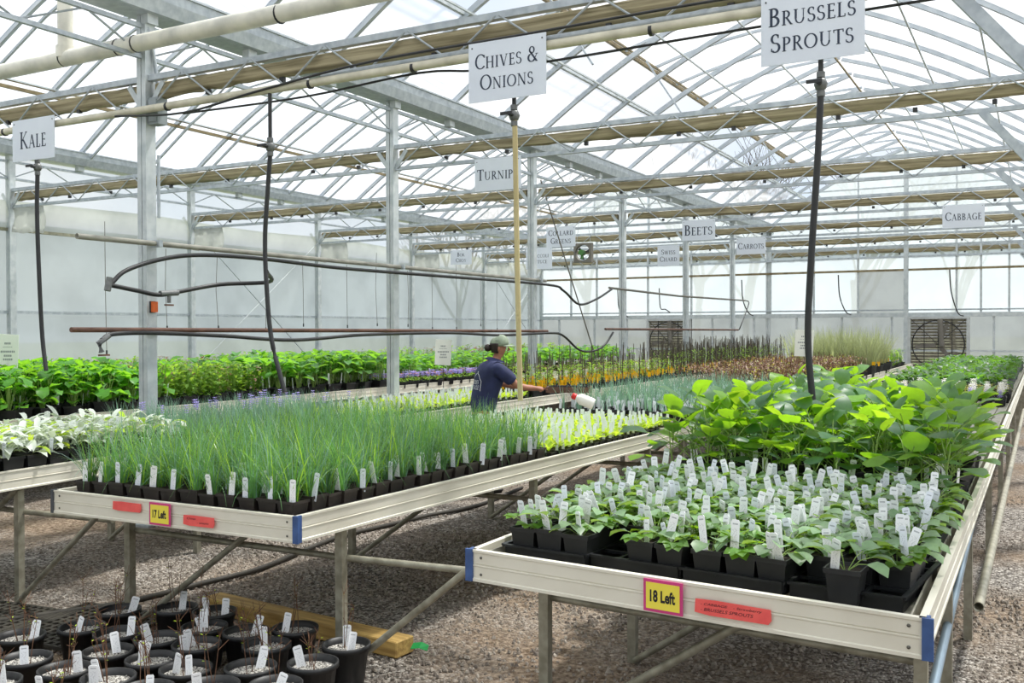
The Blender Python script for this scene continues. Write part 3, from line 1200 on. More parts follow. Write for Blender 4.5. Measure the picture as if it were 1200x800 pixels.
def serif(x, y, w=.30):
    h = .045
    s_ = 1 if y < .5 else -1
    y = y + s_ * h / 2
    return gl_line(x - w / 2, y, x + w / 2, y, h)


TK, TN = .155, .062


def stem(x, top=True, bot=True):
    q = gl_line(x, 0, x, 1, TK)
    if top:
        q += serif(x, 1)
    if bot:
        q += serif(x, 0)
    return q


def hbar(x0, x1, y):
    return gl_line(x0, y, x1, y, TN)


def tick(x, y, h):
    return gl_line(x, y, x, y + h, TN * 1.2)


G = {
    'A': (.88, gl_line(.14, 0, .44, 1, TN) + gl_line(.44, 1, .76, 0, TK) + hbar(.24, .66, .34) + serif(.14, 0, .24) + serif(.76, 0, .26)),
    'B': (.70, stem(.18) + gl_arc(.30, .765, .22, .215, -90, 90) + gl_arc(.30, .275, .28, .255, -90, 90) + hbar(.18, .32, .978) + hbar(.18, .32, .535) + hbar(.18, .32, .022)),
    'C': (.84, gl_arc(.50, .5, .38, .48, 42, 318, n=20) + tick(.80, .72, .2) + tick(.80, .1, .1)),
    'D': (.88, stem(.18) + gl_arc(.34, .5, .42, .478, -90, 90, n=18) + hbar(.18, .36, .978) + hbar(.18, .36, .022)),
    'E': (.64, stem(.18) + hbar(.18, .54, .978) + hbar(.18, .48, .52) + hbar(.18, .58, .022) + tick(.53, .83, .15) + tick(.57, .02, .17) + tick(.47, .45, .14)),
    'G': (.90, gl_arc(.50, .5, .38, .48, 45, 315, n=20) + gl_line(.76, .06, .76, .42, TK) + serif(.76, .44, .26)),
    'H': (.92, stem(.18) + stem(.74) + hbar(.18, .74, .52)),
    'I': (.38, stem(.19)),
    'K': (.84, stem(.18) + gl_line(.24, .46, .66, .98, TN * 1.2) + gl_line(.34, .56, .76, 0, TK) + serif(.66, 1, .22) + serif(.76, 0, .22)),
    'L': (.62, stem(.18) + hbar(.18, .56, .022) + tick(.55, .02, .19)),
    'N': (.94, gl_line(.16, 0, .16, 1, TN) + gl_line(.16, 1, .76, 0, TK) + gl_line(.76, 0, .76, 1, TN) + serif(.16, 0, .24) + serif(.76, 1, .26) + serif(.12, 1, .2)),
    'O': (.98, gl_arc(.49, .5, .40, .48, 0, 360, n=28)),
    'P': (.66, stem(.18) + gl_arc(.30, .735, .26, .245, -90, 90) + hbar(.18, .32, .978) + hbar(.18, .32, .49)),
    'R': (.76, stem(.18) + gl_arc(.30, .745, .24, .235, -90, 90) + hbar(.18, .32, .978) + hbar(.18, .32, .51) + gl_line(.36, .5, .70, 0, TK) + serif(.72, 0, .16)),
    'S': (.60, gl_arc(.30, .745, .20, .235, 45, 270, TK * .9) + gl_arc(.30, .265, .22, .245, -140, 90, TK * .9) + gl_line(.30, .53, .34, .49, .1) + tick(.46, .78, .18) + tick(.09, .06, .18)),
    'T': (.74, stem(.37, False) + hbar(.04, .70, .978) + tick(.05, .80, .2) + tick(.69, .80, .2)),
    'U': (.90, gl_line(.18, .36, .18, 1, TK) + gl_line(.72, .36, .72, 1, TN) + gl_arc(.45, .36, .27, .34, 180, 360, TK * .8) + serif(.18, 1) + serif(.72, 1, .26)),
    'V': (.88, gl_line(.14, 1, .46, 0, TK) + gl_line(.46, 0, .74, 1, TN) + serif(.14, 1, .26) + serif(.74, 1, .24)),
    'W': (1.2, gl_line(.12, 1, .36, 0, TK) + gl_line(.36, 0, .60, 1, TN) + gl_line(.60, 1, .82, 0, TK) + gl_line(.82, 0, 1.06, 1, TN) + serif(.12, 1, .24) + serif(.60, 1, .2) + serif(1.06, 1, .22)),
    'Y': (.80, gl_line(.40, 0, .40, .48, TK) + gl_line(.12, 1, .40, .46, TK) + gl_line(.70, 1, .40, .46, TN) + serif(.40, 0) + serif(.12, 1, .24) + serif(.70, 1, .22)),
    '&': (.90, gl_arc(.36, .77, .17, .21, 0, 360, TK * .8) + gl_arc(.34, .26, .25, .25, 110, 330, TK) + gl_line(.22, .68, .74, 0, TK) + gl_line(.56, .14, .74, .48, TN) + serif(.74, .52, .2)),
    ' ': (.40, []),
}


def roman(lines, H, W, gap=.42, small=.78):
    """mesh of text lines centred on the origin, capitals of height H where it fits into width W; x right, z up"""
    mb = MB()
    laid = []
    for ln in lines:
        x = 0
        q = []
        start = True
        for ch in ln:
            adv, polys = G[ch]
            s_ = 1.0 if (start or ch == '&') else small
            for p in polys:
                q.append([(x + a * s_, b * s_) for a, b in p])
            x += adv * s_ + .06
            start = ch == ' '
        laid.append((x, q))
    wmax = max(x for x, q in laid)
    k = min(H, W / wmax)
    tot = len(lines) * H + (len(lines) - 1) * H * gap
    for i, (w, q) in enumerate(laid):
        z0 = tot / 2 - H - i * H * (1 + gap) + (H - H) / 2
        for p in q:
            mb.add([((a - w / 2) * k, 0, z0 + b * H) for a, b in p], [tuple(range(len(p)))])
    return mb


def hang_sign(x0, x1, k, z0, z1, lines, label, H=0.075, W=0.42):
    y = Y0 + S * k - 0.145
    s_ = empty('hanging_sign', ((x0 + x1) / 2, y, z0), label=label, cat='sign')
    w, h = x1 - x0, z1 - z0
    mb = MB()
    mb.box((0, 0, h / 2), (w, 0.006, h))
    mb.build('board', 'sign_white', s_)
    o = roman(lines, H, W).build('lettering', 'ink', s_)
    o.location = (0, -0.0045, h / 2)
    for sx in (-1, 1):
        mb = MB()
        mb.tube([(sx * (w / 2 - .03), 0.0, h - .035), (sx * (w / 2 - .03), 0.07, h - .0)], 0.003, 5)
        mb.tube([(sx * (w / 2 - .03), -0.006, h - .035), (sx * (w / 2 - .03), 0.002, h - .035)], 0.006, 6)
        mb.build('zip_tie', 'hose_black', s_)
    return s_


hang_sign(-8.896, -8.268, 0, 3.439, 3.841, ['KALE'], 'small white hanging sign reading KALE at the far left', 0.163, 0.402)
hang_sign(-3.669, -3.041, 0, 3.426, 3.853, ['CHIVES &', 'ONIONS'], 'white hanging sign reading CHIVES & ONIONS above the pale pole', 0.107, 0.528)
hang_sign(-1.545, -0.93, 0, 3.413, 3.841, ['BRUSSELS', 'SPROUTS'], 'large white hanging sign reading BRUSSELS SPROUTS at top right', 0.113, 0.528)
hang_sign(-5.893, -5.277, 1, 3.413, 3.79, ['TURNIPS'], 'white hanging sign reading TURNIPS behind the pale pole', 0.126, 0.553)
hang_sign(-8.77, -8.13, 3, 3.439, 3.841, ['COLLARD', 'GREENS'], 'white hanging sign reading COLLARD GREENS beside the round fan', 0.113, 0.578)
hang_sign(-5.931, -5.302, 3, 3.439, 3.816, ['BEETS'], 'white hanging sign reading BEETS', 0.188, 0.553)
hang_sign(-5.968, -5.328, 4, 3.439, 3.803, ['CARROTS'], 'white hanging sign reading CARROTS', 0.138, 0.578)
hang_sign(-7.815, -7.288, 4, 3.25, 3.715, ['SWISS', 'CHARD'], 'white hanging sign reading SWISS CHARD left of the beets sign', 0.113, 0.427)
hang_sign(-1.458, -0.829, 3, 3.439, 3.816, ['CABBAGE'], 'white hanging sign reading CABBAGE at right', 0.138, 0.553)
hang_sign(-13.445, -12.816, 4, 3.464, 3.841, ['BOK', 'CHOY'], 'pale hanging sign reading BOK CHOY near the left wall', 0.101, 0.377)
hang_sign(-11.246, -10.529, 4, 3.275, 3.803, ['BROCCOLI', 'LETTUCE'], 'white hanging sign half hidden by the third middle post', 0.101, 0.603)


def sans(txt, h, wmax, bold=0.0, shear=0.0):
    cu = bpy.data.curves.new('text', 'FONT')
    cu.body = txt
    cu.size = 1
    cu.offset = bold
    cu.shear = shear
    cu.resolution_u = 3
    ob = bpy.data.objects.new('text', cu)
    COL.objects.link(ob)
    dg = bpy.context.evaluated_depsgraph_get()
    me = bpy.data.meshes.new_from_object(ob.evaluated_get(dg))
    bpy.data.objects.remove(ob)
    bpy.data.curves.remove(cu)
    xs = [v.co.x for v in me.vertices]
    ys = [v.co.y for v in me.vertices]
    x0, x1, y0, y1 = min(xs), max(xs), min(ys), max(ys)
    kx = wmax / (x1 - x0)
    ky = h / (y1 - y0)
    for v in me.vertices:
        v.co = ((v.co.x - (x0 + x1) / 2) * kx, 0, (v.co.y - (y0 + y1) / 2) * ky)
    me.materials.clear()
    me.materials.append(MATS['ink_black'])
    return me


def bench_card(x, y, z, rz, txt, label):
    s_ = empty('bench_sign', (x, y, z), rz, label=label, cat='sign')
    mb = MB()
    mb.box((0, 0, 0), (0.152, 0.004, 0.116))
    mb.build('pink_border', 'sign_pink', s_)
    mb = MB()
    mb.box((0, -.003, 0), (0.130, 0.003, 0.094))
    mb.build('yellow_card', 'sign_yellow', s_)
    put('lettering', sans(txt, .044, .098, bold=.035), s_, (0, -.0052, 0))


def tape(x, y, z, rz, w, h, lines, label):
    s_ = empty('tape_label', (x, y, z), rz, label=label, cat='label')
    mb = MB()
    pts = [(-w / 2, -h * .4), (-w * .3, -h * .5), (w * .46, -h * .46), (w / 2, -h * .2), (w * .49, h * .47), (-w * .2, h * .5), (-w * .49, h * .45)]
    n = len(pts)
    mb.add([(a, yy, b) for yy in (-.0015, .0015) for a, b in pts], [tuple(range(n)), tuple(reversed(range(n, 2 * n)))] + [(j, j + n, (j + 1) % n + n, (j + 1) % n) for j in range(n)])
    mb.build('red_tape', 'tape_red', s_)
    for i, (t, dx, ww) in enumerate(lines):
        put('handwriting', sans(t, h * .2, ww, shear=.25), s_, (dx, -.0022, h * (.2 - .32 * i)), (0, math.radians(-1), 0))


a17 = math.atan2(.02, 1.74)
bench_card(-4.03, 3.575, ZR - .062, a17, '17 Left', 'yellow card with pink border on the chives bench, reading 17 Left')
tape(-4.28, 3.576, ZR - .045, a17 + 0, .215, .05, [], 'blank red tape strip left of the 17 Left card')
tape(-3.755, 3.578, ZR - .075, a17, .215, .055, [('Chives', -.05, .06), ('- onions', .03, .08)], 'red tape strip with faded writing right of the 17 Left card')
a18 = math.atan2(-.165, 1.728)
bench_card(-1.185, 3.302, ZR - .062, a18, '18 Left', 'yellow card with pink border on the strawberry bench, reading 18 Left')
tape(-0.93, 3.285, ZR - .075, a18, .275, .055, [('- CABBAGE    - Strawberry', -.005, .22), ('- BRUSSELS SPROUTS', -.02, .19)], 'red tape strip handwritten cabbage, strawberry, brussels sprouts on bench 18')

# paper cards standing among the plants
for cx, cy, cz, rz, lab in ((-9.95, 6.75, 1.36, .25, 'small printed card on a stake among the kale at left edge'), (-8.30, 13.0, 1.24, .22, 'small printed card on a stake above the purple pansies'), (-3.15, 15.0, 1.38, .1, 'small printed card on a stake behind the black drop hose at right')):
    s_ = empty('card_sign', (cx, cy, 0), rz, label=lab, cat='sign')
    mb = MB()
    mb.box((0, 0, cz + .19), (.27, .004, .40), 0, Matrix.Rotation(.05, 3, 'Y'))
    mb.build('card', 'card_white', s_)
    mb = MB()
    for zz, ww in ((.29, .08), (.25, .13), (.20, .19), (.155, .10), (.115, .12)):
        n = int(ww / .02)
        for i in range(n):
            mb.box(((i - n / 2 + .5) * .021 + .0, -.003, cz + zz), (.013, .001, .022 if zz != .25 else .006))
    mb.build('print', 'ink_grey', s_)
    mb = MB()
    mb.tube([(0, .006, .84), (0, .006, cz + .1)], .006, 6)
    mb.build('stake', 'stake_dark', s_)

# ------------------------------------------------------------------ pipes, hoses and drops
YP = Y0 - 0.095


def thing_tube(name, pts, r, mat, label, cat, n=10, sm=0):
    mb = MB()
    if sm:
        pts = smooth_pts(pts, sm)
    mb.tube(pts, r, n)
    o = mb.build(name, mat)
    return tag(o, label, cat)


# big white pvc duct with vertical riser across the front post
du_ = empty('pvc_duct', (XM, 6.081, 4.343), label='thick white PVC duct crossing in front of the front post', cat='pipe')
mb = MB()
mb.tube([(-7.4, 0, -.02), (0, 0, 0), (7.6, 0, .03)], .073, 16)
mb.build('duct', 'pvc_white', du_)
for x in (-2.0, -.9, -.15, .075, 1.75, 3.8):
    mb = MB()
    mb.tube([(x - .006, 0, 0.0), (x + .006, 0, 0.0)], 0.078, 16)
    mb.build('clamp_band', 'hose_black', du_)
for x in (-.88,):
    mb = MB()
    mb.tube([(x, 0.0, .06), (x, 0.0, .95)], .069, 14)
    mb.tube([(x, 0, .0), (x, 0, .11)], .085, 14)
    mb.build('riser', 'pvc_white', du_)

# water main under the nearest truss
wm = empty('water_main', (XM, YP, 3.765), label='cream water pipe strapped under the nearest truss', cat='pipe')
mb = MB()
mb.tube([(-7.4, 0, 0), (7.6, 0, .012)], .034, 12)
mb.build('pipe', 'pipe_cream', wm)
mb = MB()
mb.tube([(2.1, .025, .056), (7.6, .025, .07)], .025, 10)
mb.build('upper_pipe', 'steel', wm)
cab = smooth_pts([(-0.251, -0.038, -0.025), (0.628, -0.044, -0.088), (1.508, -0.044, 0.0), (2.639, -0.038, 0.088), (4.021, -0.038, 0.101), (5.529, -0.038, 0.113), (7.539, -0.038, 0.075)], 5)
mb = MB()
mb.tube(cab, .01, 6)
cab2 = smooth_pts([(0.503, 0.063, -0.063), (1.885, 0.063, -0.075), (3.016, 0.063, -0.025), (3.769, 0.05, -0.088), (5.654, 0.063, -0.063), (7.539, 0.063, -0.05)], 5)
mb.tube(cab2, .009, 6)
mb.build('cable', 'hose_black', wm)
for x in (-5.6, -3.8, -1.9, .38, 2.0, 3.0, 4.9, 6.0, 7.0):
    mb = MB()
    mb.tube([(x - .012, 0, 0), (x + .012, 0, 0)], .039, 12)
    mb.build('pipe_clip', 'hose_black', wm)


def drop(x, pts, r, mat, label, valve_z, vx=0.0):
    """vertical water drop from the main: riser, ball valve, hose"""
    d = empty('water_drop', (x, YP, 0), label=label, cat='hose')
    mb = MB()
    mb.tube([(vx, 0, 3.753), (vx, 0, valve_z + .05)], .016, 8)
    mb.build('riser', 'hose_black', d)
    v = MB()
    v.tube([(vx, 0, valve_z + .075), (vx, 0, valve_z + .04)], .026, 8)
    v.tube([(vx, 0, valve_z - .075), (vx, 0, valve_z - .04)], .026, 8)
    v.lathe([(0, -.044), (.03, -.032), (.042, 0), (.03, .032), (0, .044)], 12, (vx, 0, valve_z))
    vo = v.build('ball_valve', 'valve_grey', d)
    v = MB()
    v.tube([(vx, -.038, valve_z), (vx, -.07, valve_z)], .015, 8)
    v.box((vx - .025, -.073, valve_z + .006), (.094, .012, .022))
    v.build('valve_handle', 'hose_black', vo)
    mb = MB()
    mb.tube(smooth_pts([(vx, 0, valve_z - .05)] + [(px - x, py, pz) for px, py, pz in pts], 6), r, 10)
    mb.build('hose', mat, d)
    return d


drop(-5.617, [(-5.642, 0.0, 2.999), (-5.679, 0.0, 2.559), (-5.654, -0.013, 2.157), (-5.591, -0.025, 1.705), (-5.441, -0.038, 1.277)], 0.019, 'hose_black', 'black drop hose hanging left of the second middle post', 3.3)
drop(-8.594, [(-8.607, 0.0, 2.936), (-8.582, 0.0, 2.308), (-8.544, 0.0, 1.742), (-8.456, -0.025, 1.403)], 0.021, 'hose_black', 'black drop hose hanging below the KALE sign', 3.376)
drop(-1.194, [(-1.213, 0.0, 2.81), (-1.256, 0.0, 2.119), (-1.269, 0.0, 1.705), (-1.238, -0.013, 1.328)], 0.021, 'hose_black', 'thick black drop hose hanging below the BRUSSELS SPROUTS sign', 3.275)
dc = drop(-3.323, [(-3.317, 0.0, 3.187), (-3.298, 0.0, 2.056), (-3.279, 0.0, 1.277)], 0.019, 'pole_wood', 'pale straight drop pole hanging below the CHIVES & ONIONS sign', 3.313)

XP = -7.062
tp = empty('irrigation_pipe', (XP, 5.416, 2.572), label='upper grey irrigation pipe clamped along the middle posts', cat='pipe')
mb = MB()
mb.lathe([(.025, 0), (.025, 8.73), (.02, 8.73), (.02, 0), (.025, 0)], 10, (0, 0, 0), 0, True, Matrix.Rotation(-PI / 2, 3, 'X'))
mb.build('pipe', 'pipe_grey', tp)
for k in range(3):
    mb = MB()
    mb.box((0, Y0 + S * k - 5.416, 0), (.11, .04, .06))
    mb.build('clamp', 'steel', tp)
o = thing_tube('irrigation_pipe', [(XP, 16.774, 2.559), (XP, 20.732, 2.521), (XP, 26.135, 2.559)], .022, 'fan_grey', 'upper grey irrigation pipe on the far middle posts', 'pipe', 8)
o = thing_tube('supply_pipe', [(XP, 5.353, 1.793), (XP, 14.198, 1.761)], .022, 'pipe_brown', 'lower brown pipe at eye height along the near middle posts', 'pipe', 8)
o = thing_tube('supply_pipe', [(XP, 16.586, 1.793), (XP, 25.507, 1.767)], .022, 'pipe_brown', 'lower brown pipe at eye height along the far middle posts', 'pipe', 8)
o = thing_tube('hose_loop', [(-6.911, 5.617, 2.17), (-6.936, 5.818, 2.308), (-6.974, 6.282, 2.44), (-6.999, 6.785, 2.502), (-7.011, 7.602, 2.515), (-7.011, 8.796, 2.49), (-7.011, 10.68, 2.496), (-7.011, 14.073, 2.509), (-7.011, 14.701, 2.433), (-7.011, 15.329, 2.22), (-7.011, 16.083, 2.333), (-7.036, 16.837, 2.534)], .02, 'hose_black', 'upper black hose curving off the upper pipe and along it', 'hose', 8, 6)
mb = MB()
hl = empty('spray_loop', (-6.911, 5.617, 2.17), label='short black hose with brass sprayer tee beside the front post', cat='hose')
mb.tube(smooth_pts([(0.0, 0.0, 0.0), (0.025, 0.251, -0.038), (0.038, 0.477, -0.069), (0.038, 0.691, -0.038), (0.063, 1.194, 0.05), (0.44, 1.445, 0.075), (1.256, 0.528, 0.101)], 6), .0195, 8)
mb.build('hose', 'hose_black', hl)
mb = MB()
mb.tube([(.038, .6, -.063), (.038, .6, -.138)], .0175, 8)
mb.tube([(.038, .5, -.057), (.038, .7, -.044)], .026, 8)
mb.build('sprayer_tee', 'valve_grey', hl)
mb = MB()
mb.box((.038, .6, -.157), (.025, .088, .015))
mb.build('sprayer_tip', 'pipe_brown', hl)
mb = MB()
mb.tube([(0, -.025, -.05), (0, .0, .063)], .028, 8)
mb.build('elbow', 'valve_grey', hl)
lo = empty('lower_hose', (-6.911, 5.529, 1.705), label='lower black hose with sprayer end hanging under the brown pipe', cat='hose')
mb = MB()
mb.tube(smooth_pts([(0.0, 0.0, 0.0), (-0.038, 0.151, 0.05), (-0.063, 0.628, 0.057), (-0.101, 1.508, 0.025), (-0.101, 2.513, -0.025), (-0.101, 3.769, 0.025), (-0.101, 5.654, 0.038), (-0.101, 7.036, 0.0), (-0.101, 8.67, 0.025), (-0.101, 9.172, -0.025), (-0.101, 9.801, -0.27), (-0.101, 10.429, -0.30), (-0.101, 10.932, -0.188), (-0.101, 11.308, 0.025)], 6), .019, 8)
mb.build('hose', 'hose_black', lo)
mb = MB()
mb.tube([(0, .075, .038), (0, -.025, -.025), (0, .0, -.1)], .025, 8)
mb.build('sprayer_body', 'valve_grey', lo)
mb = MB()
mb.box((0, .025, -.125), (.025, .1, .015))
mb.build('sprayer_tip', 'pipe_brown', lo)
o = thing_tube('return_hose', [(-7.036, 26.135, 2.559), (-7.011, 26.386, 2.509), (-6.986, 26.01, 2.245), (-6.986, 25.57, 1.931), (-7.036, 25.507, 1.767)], .014, 'hose_black', 'far black hose joining the upper and lower pipes below the carrots sign', 'hose', 8, 5)
# weighted pull cords along the left wall
yy = 11.56
i = 0
while yy < 27.015:
    w_ = empty('pull_cord', (XL + U(.2, .5), yy, 0), label='thin weighted pull cord hanging in front of the left side wall', cat='cord', group='pull cords along the left wall')
    z0 = 3.313 if i % 3 else 3.69
    z1 = U(1.805, 1.956) if i else 1.428
    mb = MB()
    mb.tube([(0, 0, z0), (U(-.03, .03), U(-.02, .02), (z0 + z1) / 2), (0, 0.02, z1)], .006, 5)
    mb.build('cord', 'fan_grey', w_)
    mb = MB()
    mb.tube([(0, .02, z1 + .02), (0, .02, z1 - .05)], .015, 6)
    mb.build('weight', 'hose_black', w_)
    yy += U(.95, 1.4)
    i += 1
# short drop whips on the back wall
for x, z0, z1 in ((-7.853, 3.25, 2.182), (-5.089, 3.313, 2.182), (-2.199, 3.376, 2.119), (-11.811, 3.062, 2.182), (-10.429, 3.062, 2.308)):
    thing_tube('whip_hose', [(x, YB - .5, z0), (x + .04, YB - .5, z0 - .6), (x + .2, YB - .5, z1 + .1), (x + .35, YB - .5, z1)], .017, 'hose_black', f'short black whip hose on the back wall, {["left of the drop hose", "right of the drop hose", "above the large fan", "beside the round fan", "above the left fan"][[-7.853, -5.089, -2.199, -11.811, -10.429].index(x)]}', 'hose', 6, 4)
thing_tube('brace_cable', [(-7.112, 14.073, 4.192), (-7.112, 16.334, 1.177)], .012, 'fan_grey', 'dark diagonal cable beside the third middle post', 'cable', 6)

# ------------------------------------------------------------------ things on the floor
o = thing_tube('floor_hose', [(-5.9, 3.3, .02), (-5.56, 3.7, .025), (-5.41, 3.94, .025), (-5.22, 4.36, .02), (-5.15, 4.88, .02), (-5.07, 5.39, .025), (-5.19, 6.04, .02), (-5.27, 6.63, .02), (-5.19, 7.2, .02), (-5.13, 7.74, .02), (-4.98, 8.43, .02), (-5.1, 9.6, .02)], .02, 'mesh_mat', 'dark hose snaking over the gravel between the left benches', 'hose', 8, 5)
mb = MB()
mb.box((0, 0, .045), (1.62, .15, .09))
tb = mb.build('timber_beam', 'timber', loc=(-3.86, 4.47, 0.005))
bv = tb.modifiers.new('edge', 'BEVEL')
bv.width = .006
tb.rotation_euler = (0, 0, math.atan2(-.15, 1.46))
tag(tb, 'raw square timber lying on the gravel behind the black pots', 'timber')
mb = MB()
mb.add([(0, 0, .02), (.05, .01, .03), (.09, .03, .015), (.09, .05, .04), (.05, .04, .055), (0, .03, .045)], [(0, 1, 4, 5), (1, 2, 3, 4)])
rb = mb.build('ribbon_scrap', 'ribbon_green', loc=(-3.03, 4.40, 0.02))
rb.modifiers.new('thick', 'SOLIDIFY').thickness = .002
tag(rb, 'green ribbon scrap at the end of the timber', 'ribbon')
# perforated black floor mats
mm = MB()
nn = 13
cell = .055
for i in range(nn + 1):
    mm.bar((i * cell, 0, .012), (i * cell, nn * cell, .012), .022, .02)
    mm.bar((0, i * cell, .010), (nn * cell, i * cell, .010), .022, .02)
mme = mm.mesh('perforated_mat', 'mesh_mat')
for (x, y, rz), lab in zip(((-5.95, 3.25, .1), (-5.35, 3.50, .08), (-5.55, 2.75, .12)), ('perforated black floor mat at the left edge by the bench leg', 'perforated black floor mat behind the pots, crossed by the hose', 'perforated black floor mat beside the front left pot')):
    o = put('floor_mat', mme, None, (x, y, .01), (0, 0, rz))
    tag(o, lab, 'mat')

# ------------------------------------------------------------------ plant pieces
def blade(mb, base, yaw, lean, L, w, bend, mi=0, segs=4, kink=None):
    d = V((math.cos(yaw), math.sin(yaw), 0))
    side = V((-d.y, d.x, 0))
    p = V(base)
    th = lean
    prev = None
    for i in range(segs + 1):
        t = i / segs
        ww = w * (1 - .85 * t ** 2) / 2
        cur = (p - side * ww, p + side * ww)
        if prev:
            mb.add([prev[0], prev[1], cur[1], cur[0]], [(0, 1, 2, 3)], mi, True)
        prev = cur
        th += bend / segs
        if kink and t > kink:
            th += 1.2 / segs
        p = p + (d * math.sin(th) + V((0, 0, 1)) * math.cos(th)) * (L / segs)


def leaf(mb, base, yaw, pitch, L, W, droop=.6, cup=.25, mi=0, nl=4, wide=.55, wave=0.0):
    """broad leaf from base, pitch = angle above horizontal at the base"""
    d = V((math.cos(yaw), math.sin(yaw), 0))
    side = V((-d.y, d.x, 0))
    p = V(base)
    th = pitch
    n0 = len(mb.v)
    for i in range(nl + 1):
        t = i / nl
        w = W / 2 * (math.sin(PI * min(1, max(0.0, t)) ** wide) ** .75 if 0 < t < 1 else .04)
        if wide >= .7 and 0 < t < 1:
            w = W / 2 * math.sqrt(1 - abs(2 * t - 1) ** 2.6) * (.82 + .18 * t)
        up = V((0, 0, 1)) * math.cos(th) - d * math.sin(th)
        wv = wave * W * math.sin(t * 9 + yaw)
        mb.v += [tuple(p - side * w + up * (cup * w + wv)), tuple(p), tuple(p + side * w + up * (cup * w - wv))]
        th -= droop / nl
        p = p + (d * math.cos(th) + V((0, 0, 1)) * math.sin(th)) * (L / nl)
    for i in range(nl):
        a = n0 + i * 3
        for k in (0, 1):
            mb.f.append((a + k, a + k + 1, a + k + 4, a + k + 3))
            mb.m.append(mi)
            mb.sm.append(True)


def sqpot(mb, w, h, mi=0, soil=1, taper=.78, rim=.006, fill=.9, c=(0, 0), z0=0.0):
    def ring(a, z):
        return [(c[0] + sx * a / 2, c[1] + sy * a / 2, z0 + z) for sx, sy in ((-1, -1), (1, -1), (1, 1), (-1, 1))]
    lv = [ring(w * taper, 0), ring(w * .96, h * .86), ring(w + rim, h * .86), ring(w + rim, h), ring(w - .004, h), ring(w * (taper + (1 - taper) * fill) - .006, h * fill)]
    vs = [q for g in lv for q in g]
    fs = [(3, 2, 1, 0)]
    for i in range(len(lv) - 1):
        for j in range(4):
            a, b = i * 4 + j, i * 4 + (j + 1) % 4
            fs.append((a, b, b + 4, a + 4))
    mb.add(vs, fs, mi)
    mb.add(lv[-1], [(0, 1, 2, 3)], soil)
    return mb


def tagbox(mb, x, y, z0, w, h, mi=0, lean=0.0, yaw=0.0):
    M = Matrix.Rotation(yaw, 3, 'Z') @ Matrix.Rotation(lean, 3, 'X')
    vs = []
    for yy in (-.0008, .0008):
        for a, b in ((-w / 2, 0), (w / 2, 0), (w / 2, h * .95), (w / 2 - w * .15, h), (-w / 2 + w * .15, h), (-w / 2, h * .95)):
            vs.append(M @ V((a, yy, b)) + V((x, y, z0)))
    mb.add(vs, [(0, 1, 2, 3, 4, 5), (11, 10, 9, 8, 7, 6)] + [(j, j + 6, (j + 1) % 6 + 6, (j + 1) % 6) for j in range(6)], mi)


def tagmesh(w, h, mat):
    mb = MB()
    tagbox(mb, 0, 0, 0, w, h)
    return mb.mesh('plant_tag', mat)


def flower(mb, c, r, mi, n=5, yaw=0.0):
    c = V(c)
    for i in range(n):
        a = yaw + i * 2 * PI / n
        b = a + 2 * PI / n * .9
        m_ = (a + b) / 2
        mb.add([c, c + V((math.cos(a) * r * .8, math.sin(a) * r * .8, r * .25)), c + V((math.cos(m_) * r, math.sin(m_) * r, r * .5)), c + V((math.cos(b) * r * .8, math.sin(b) * r * .8, r * .25))], [(0, 1, 2, 3)], mi)


def tray_mesh(w, l, h=.045, cells=(3, 5), mat='black_plastic'):
    mb = MB()
    a, b = w / 2, l / 2
    lip = .012
    for (x0, y0, x1, y1) in ((-a, -b, a, -b), (a, -b, a, b), (a, b, -a, b), (-a, b, -a, -b)):
        mb.bar((x0, y0, h), (x1, y1, h), .018, .010)
        mb.bar((x0 * .97, y0 * .97, h / 2), (x1 * .97, y1 * .97, h / 2), .005, h)
    mb.box((0, 0, .004), (w * .96, l * .96, .004))
    for i in range(1, cells[0]):
        x = -a + w * i / cells[0]
        mb.bar((x, -b, h - .004), (x, b, h - .004), .012, .012)
    for j in range(1, cells[1]):
        y = -b + l * j / cells[1]
        mb.bar((-a, y, h - .004), (a, y, h - .004), .012, .012)
    return mb.mesh('plant_tray', mat)


def plant(name, loc, rz, sc, parts, label, cat, group):
    r = empty(name, loc, rz, label, cat, group)
    if sc != 1.0:
        r.scale = (sc, sc, sc)
    for nm, me, l, ro in parts:
        if me is not None:
            o = put(nm, me, r, l, ro)
            if nm == 'potting_mix':
                o['kind'] = 'stuff'
    return r


def solo(name, me, loc, rz, sc, label, cat, group):
    o = put(name, me, None, loc, (0, 0, rz), sc)
    return tag(o, label, cat, group)


BZ = ZBED + 0.002

# ------------------------------------------------------------------ strawberry and cabbage pots at the front of bench 18
mbp = MB()
sqpot(mbp, .114, .118)
POT_SQ = mbp.mesh('pot', ['pot_black', 'soil'])
TAG_W = tagmesh(.033, .13, 'tag_white')
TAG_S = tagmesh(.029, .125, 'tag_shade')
STRAW = []
for m_ in ('strawberry_leaf', 'silver_leaf', 'silver_leaf', 'strawberry_leaf', 'strawberry_leaf'):
    for k in range(2):
        mb = MB()
        ln = U(.05, .09)
        tip = (ln * .75, 0, ln * .6)
        mb.tube([(0, 0, 0), (ln * .4, 0, ln * .45), tip], .0016, 4, 1, False)
        if m_ == 'strawberry_leaf':
            for dy in (-.9, 0, .9):
                leaf(mb, tip, dy, .25, .056, .05, .5, .3, 0, 3, .75)
        else:
            leaf(mb, tip, 0, .35, U(.065, .085), U(.055, .07), .8, .35, 0, 4, .7)
        STRAW.append((m_, mb.mesh('leaf', [m_, 'stem_green'])))
TRAY18 = tray_mesh(.388, .59, .05, (3, 5))
du18 = V((1.728, -.165, 0)).normalized()
dv18 = V((.165, 1.728, 0)).normalized()


def on18(a, b, z=BZ):
    """a along the bench front from its left corner, b into the bench"""
    q = V((-2.04, 3.40, 0)) + du18 * a + V((0, 1, 0)) * b
    return V((q.x, q.y, z))


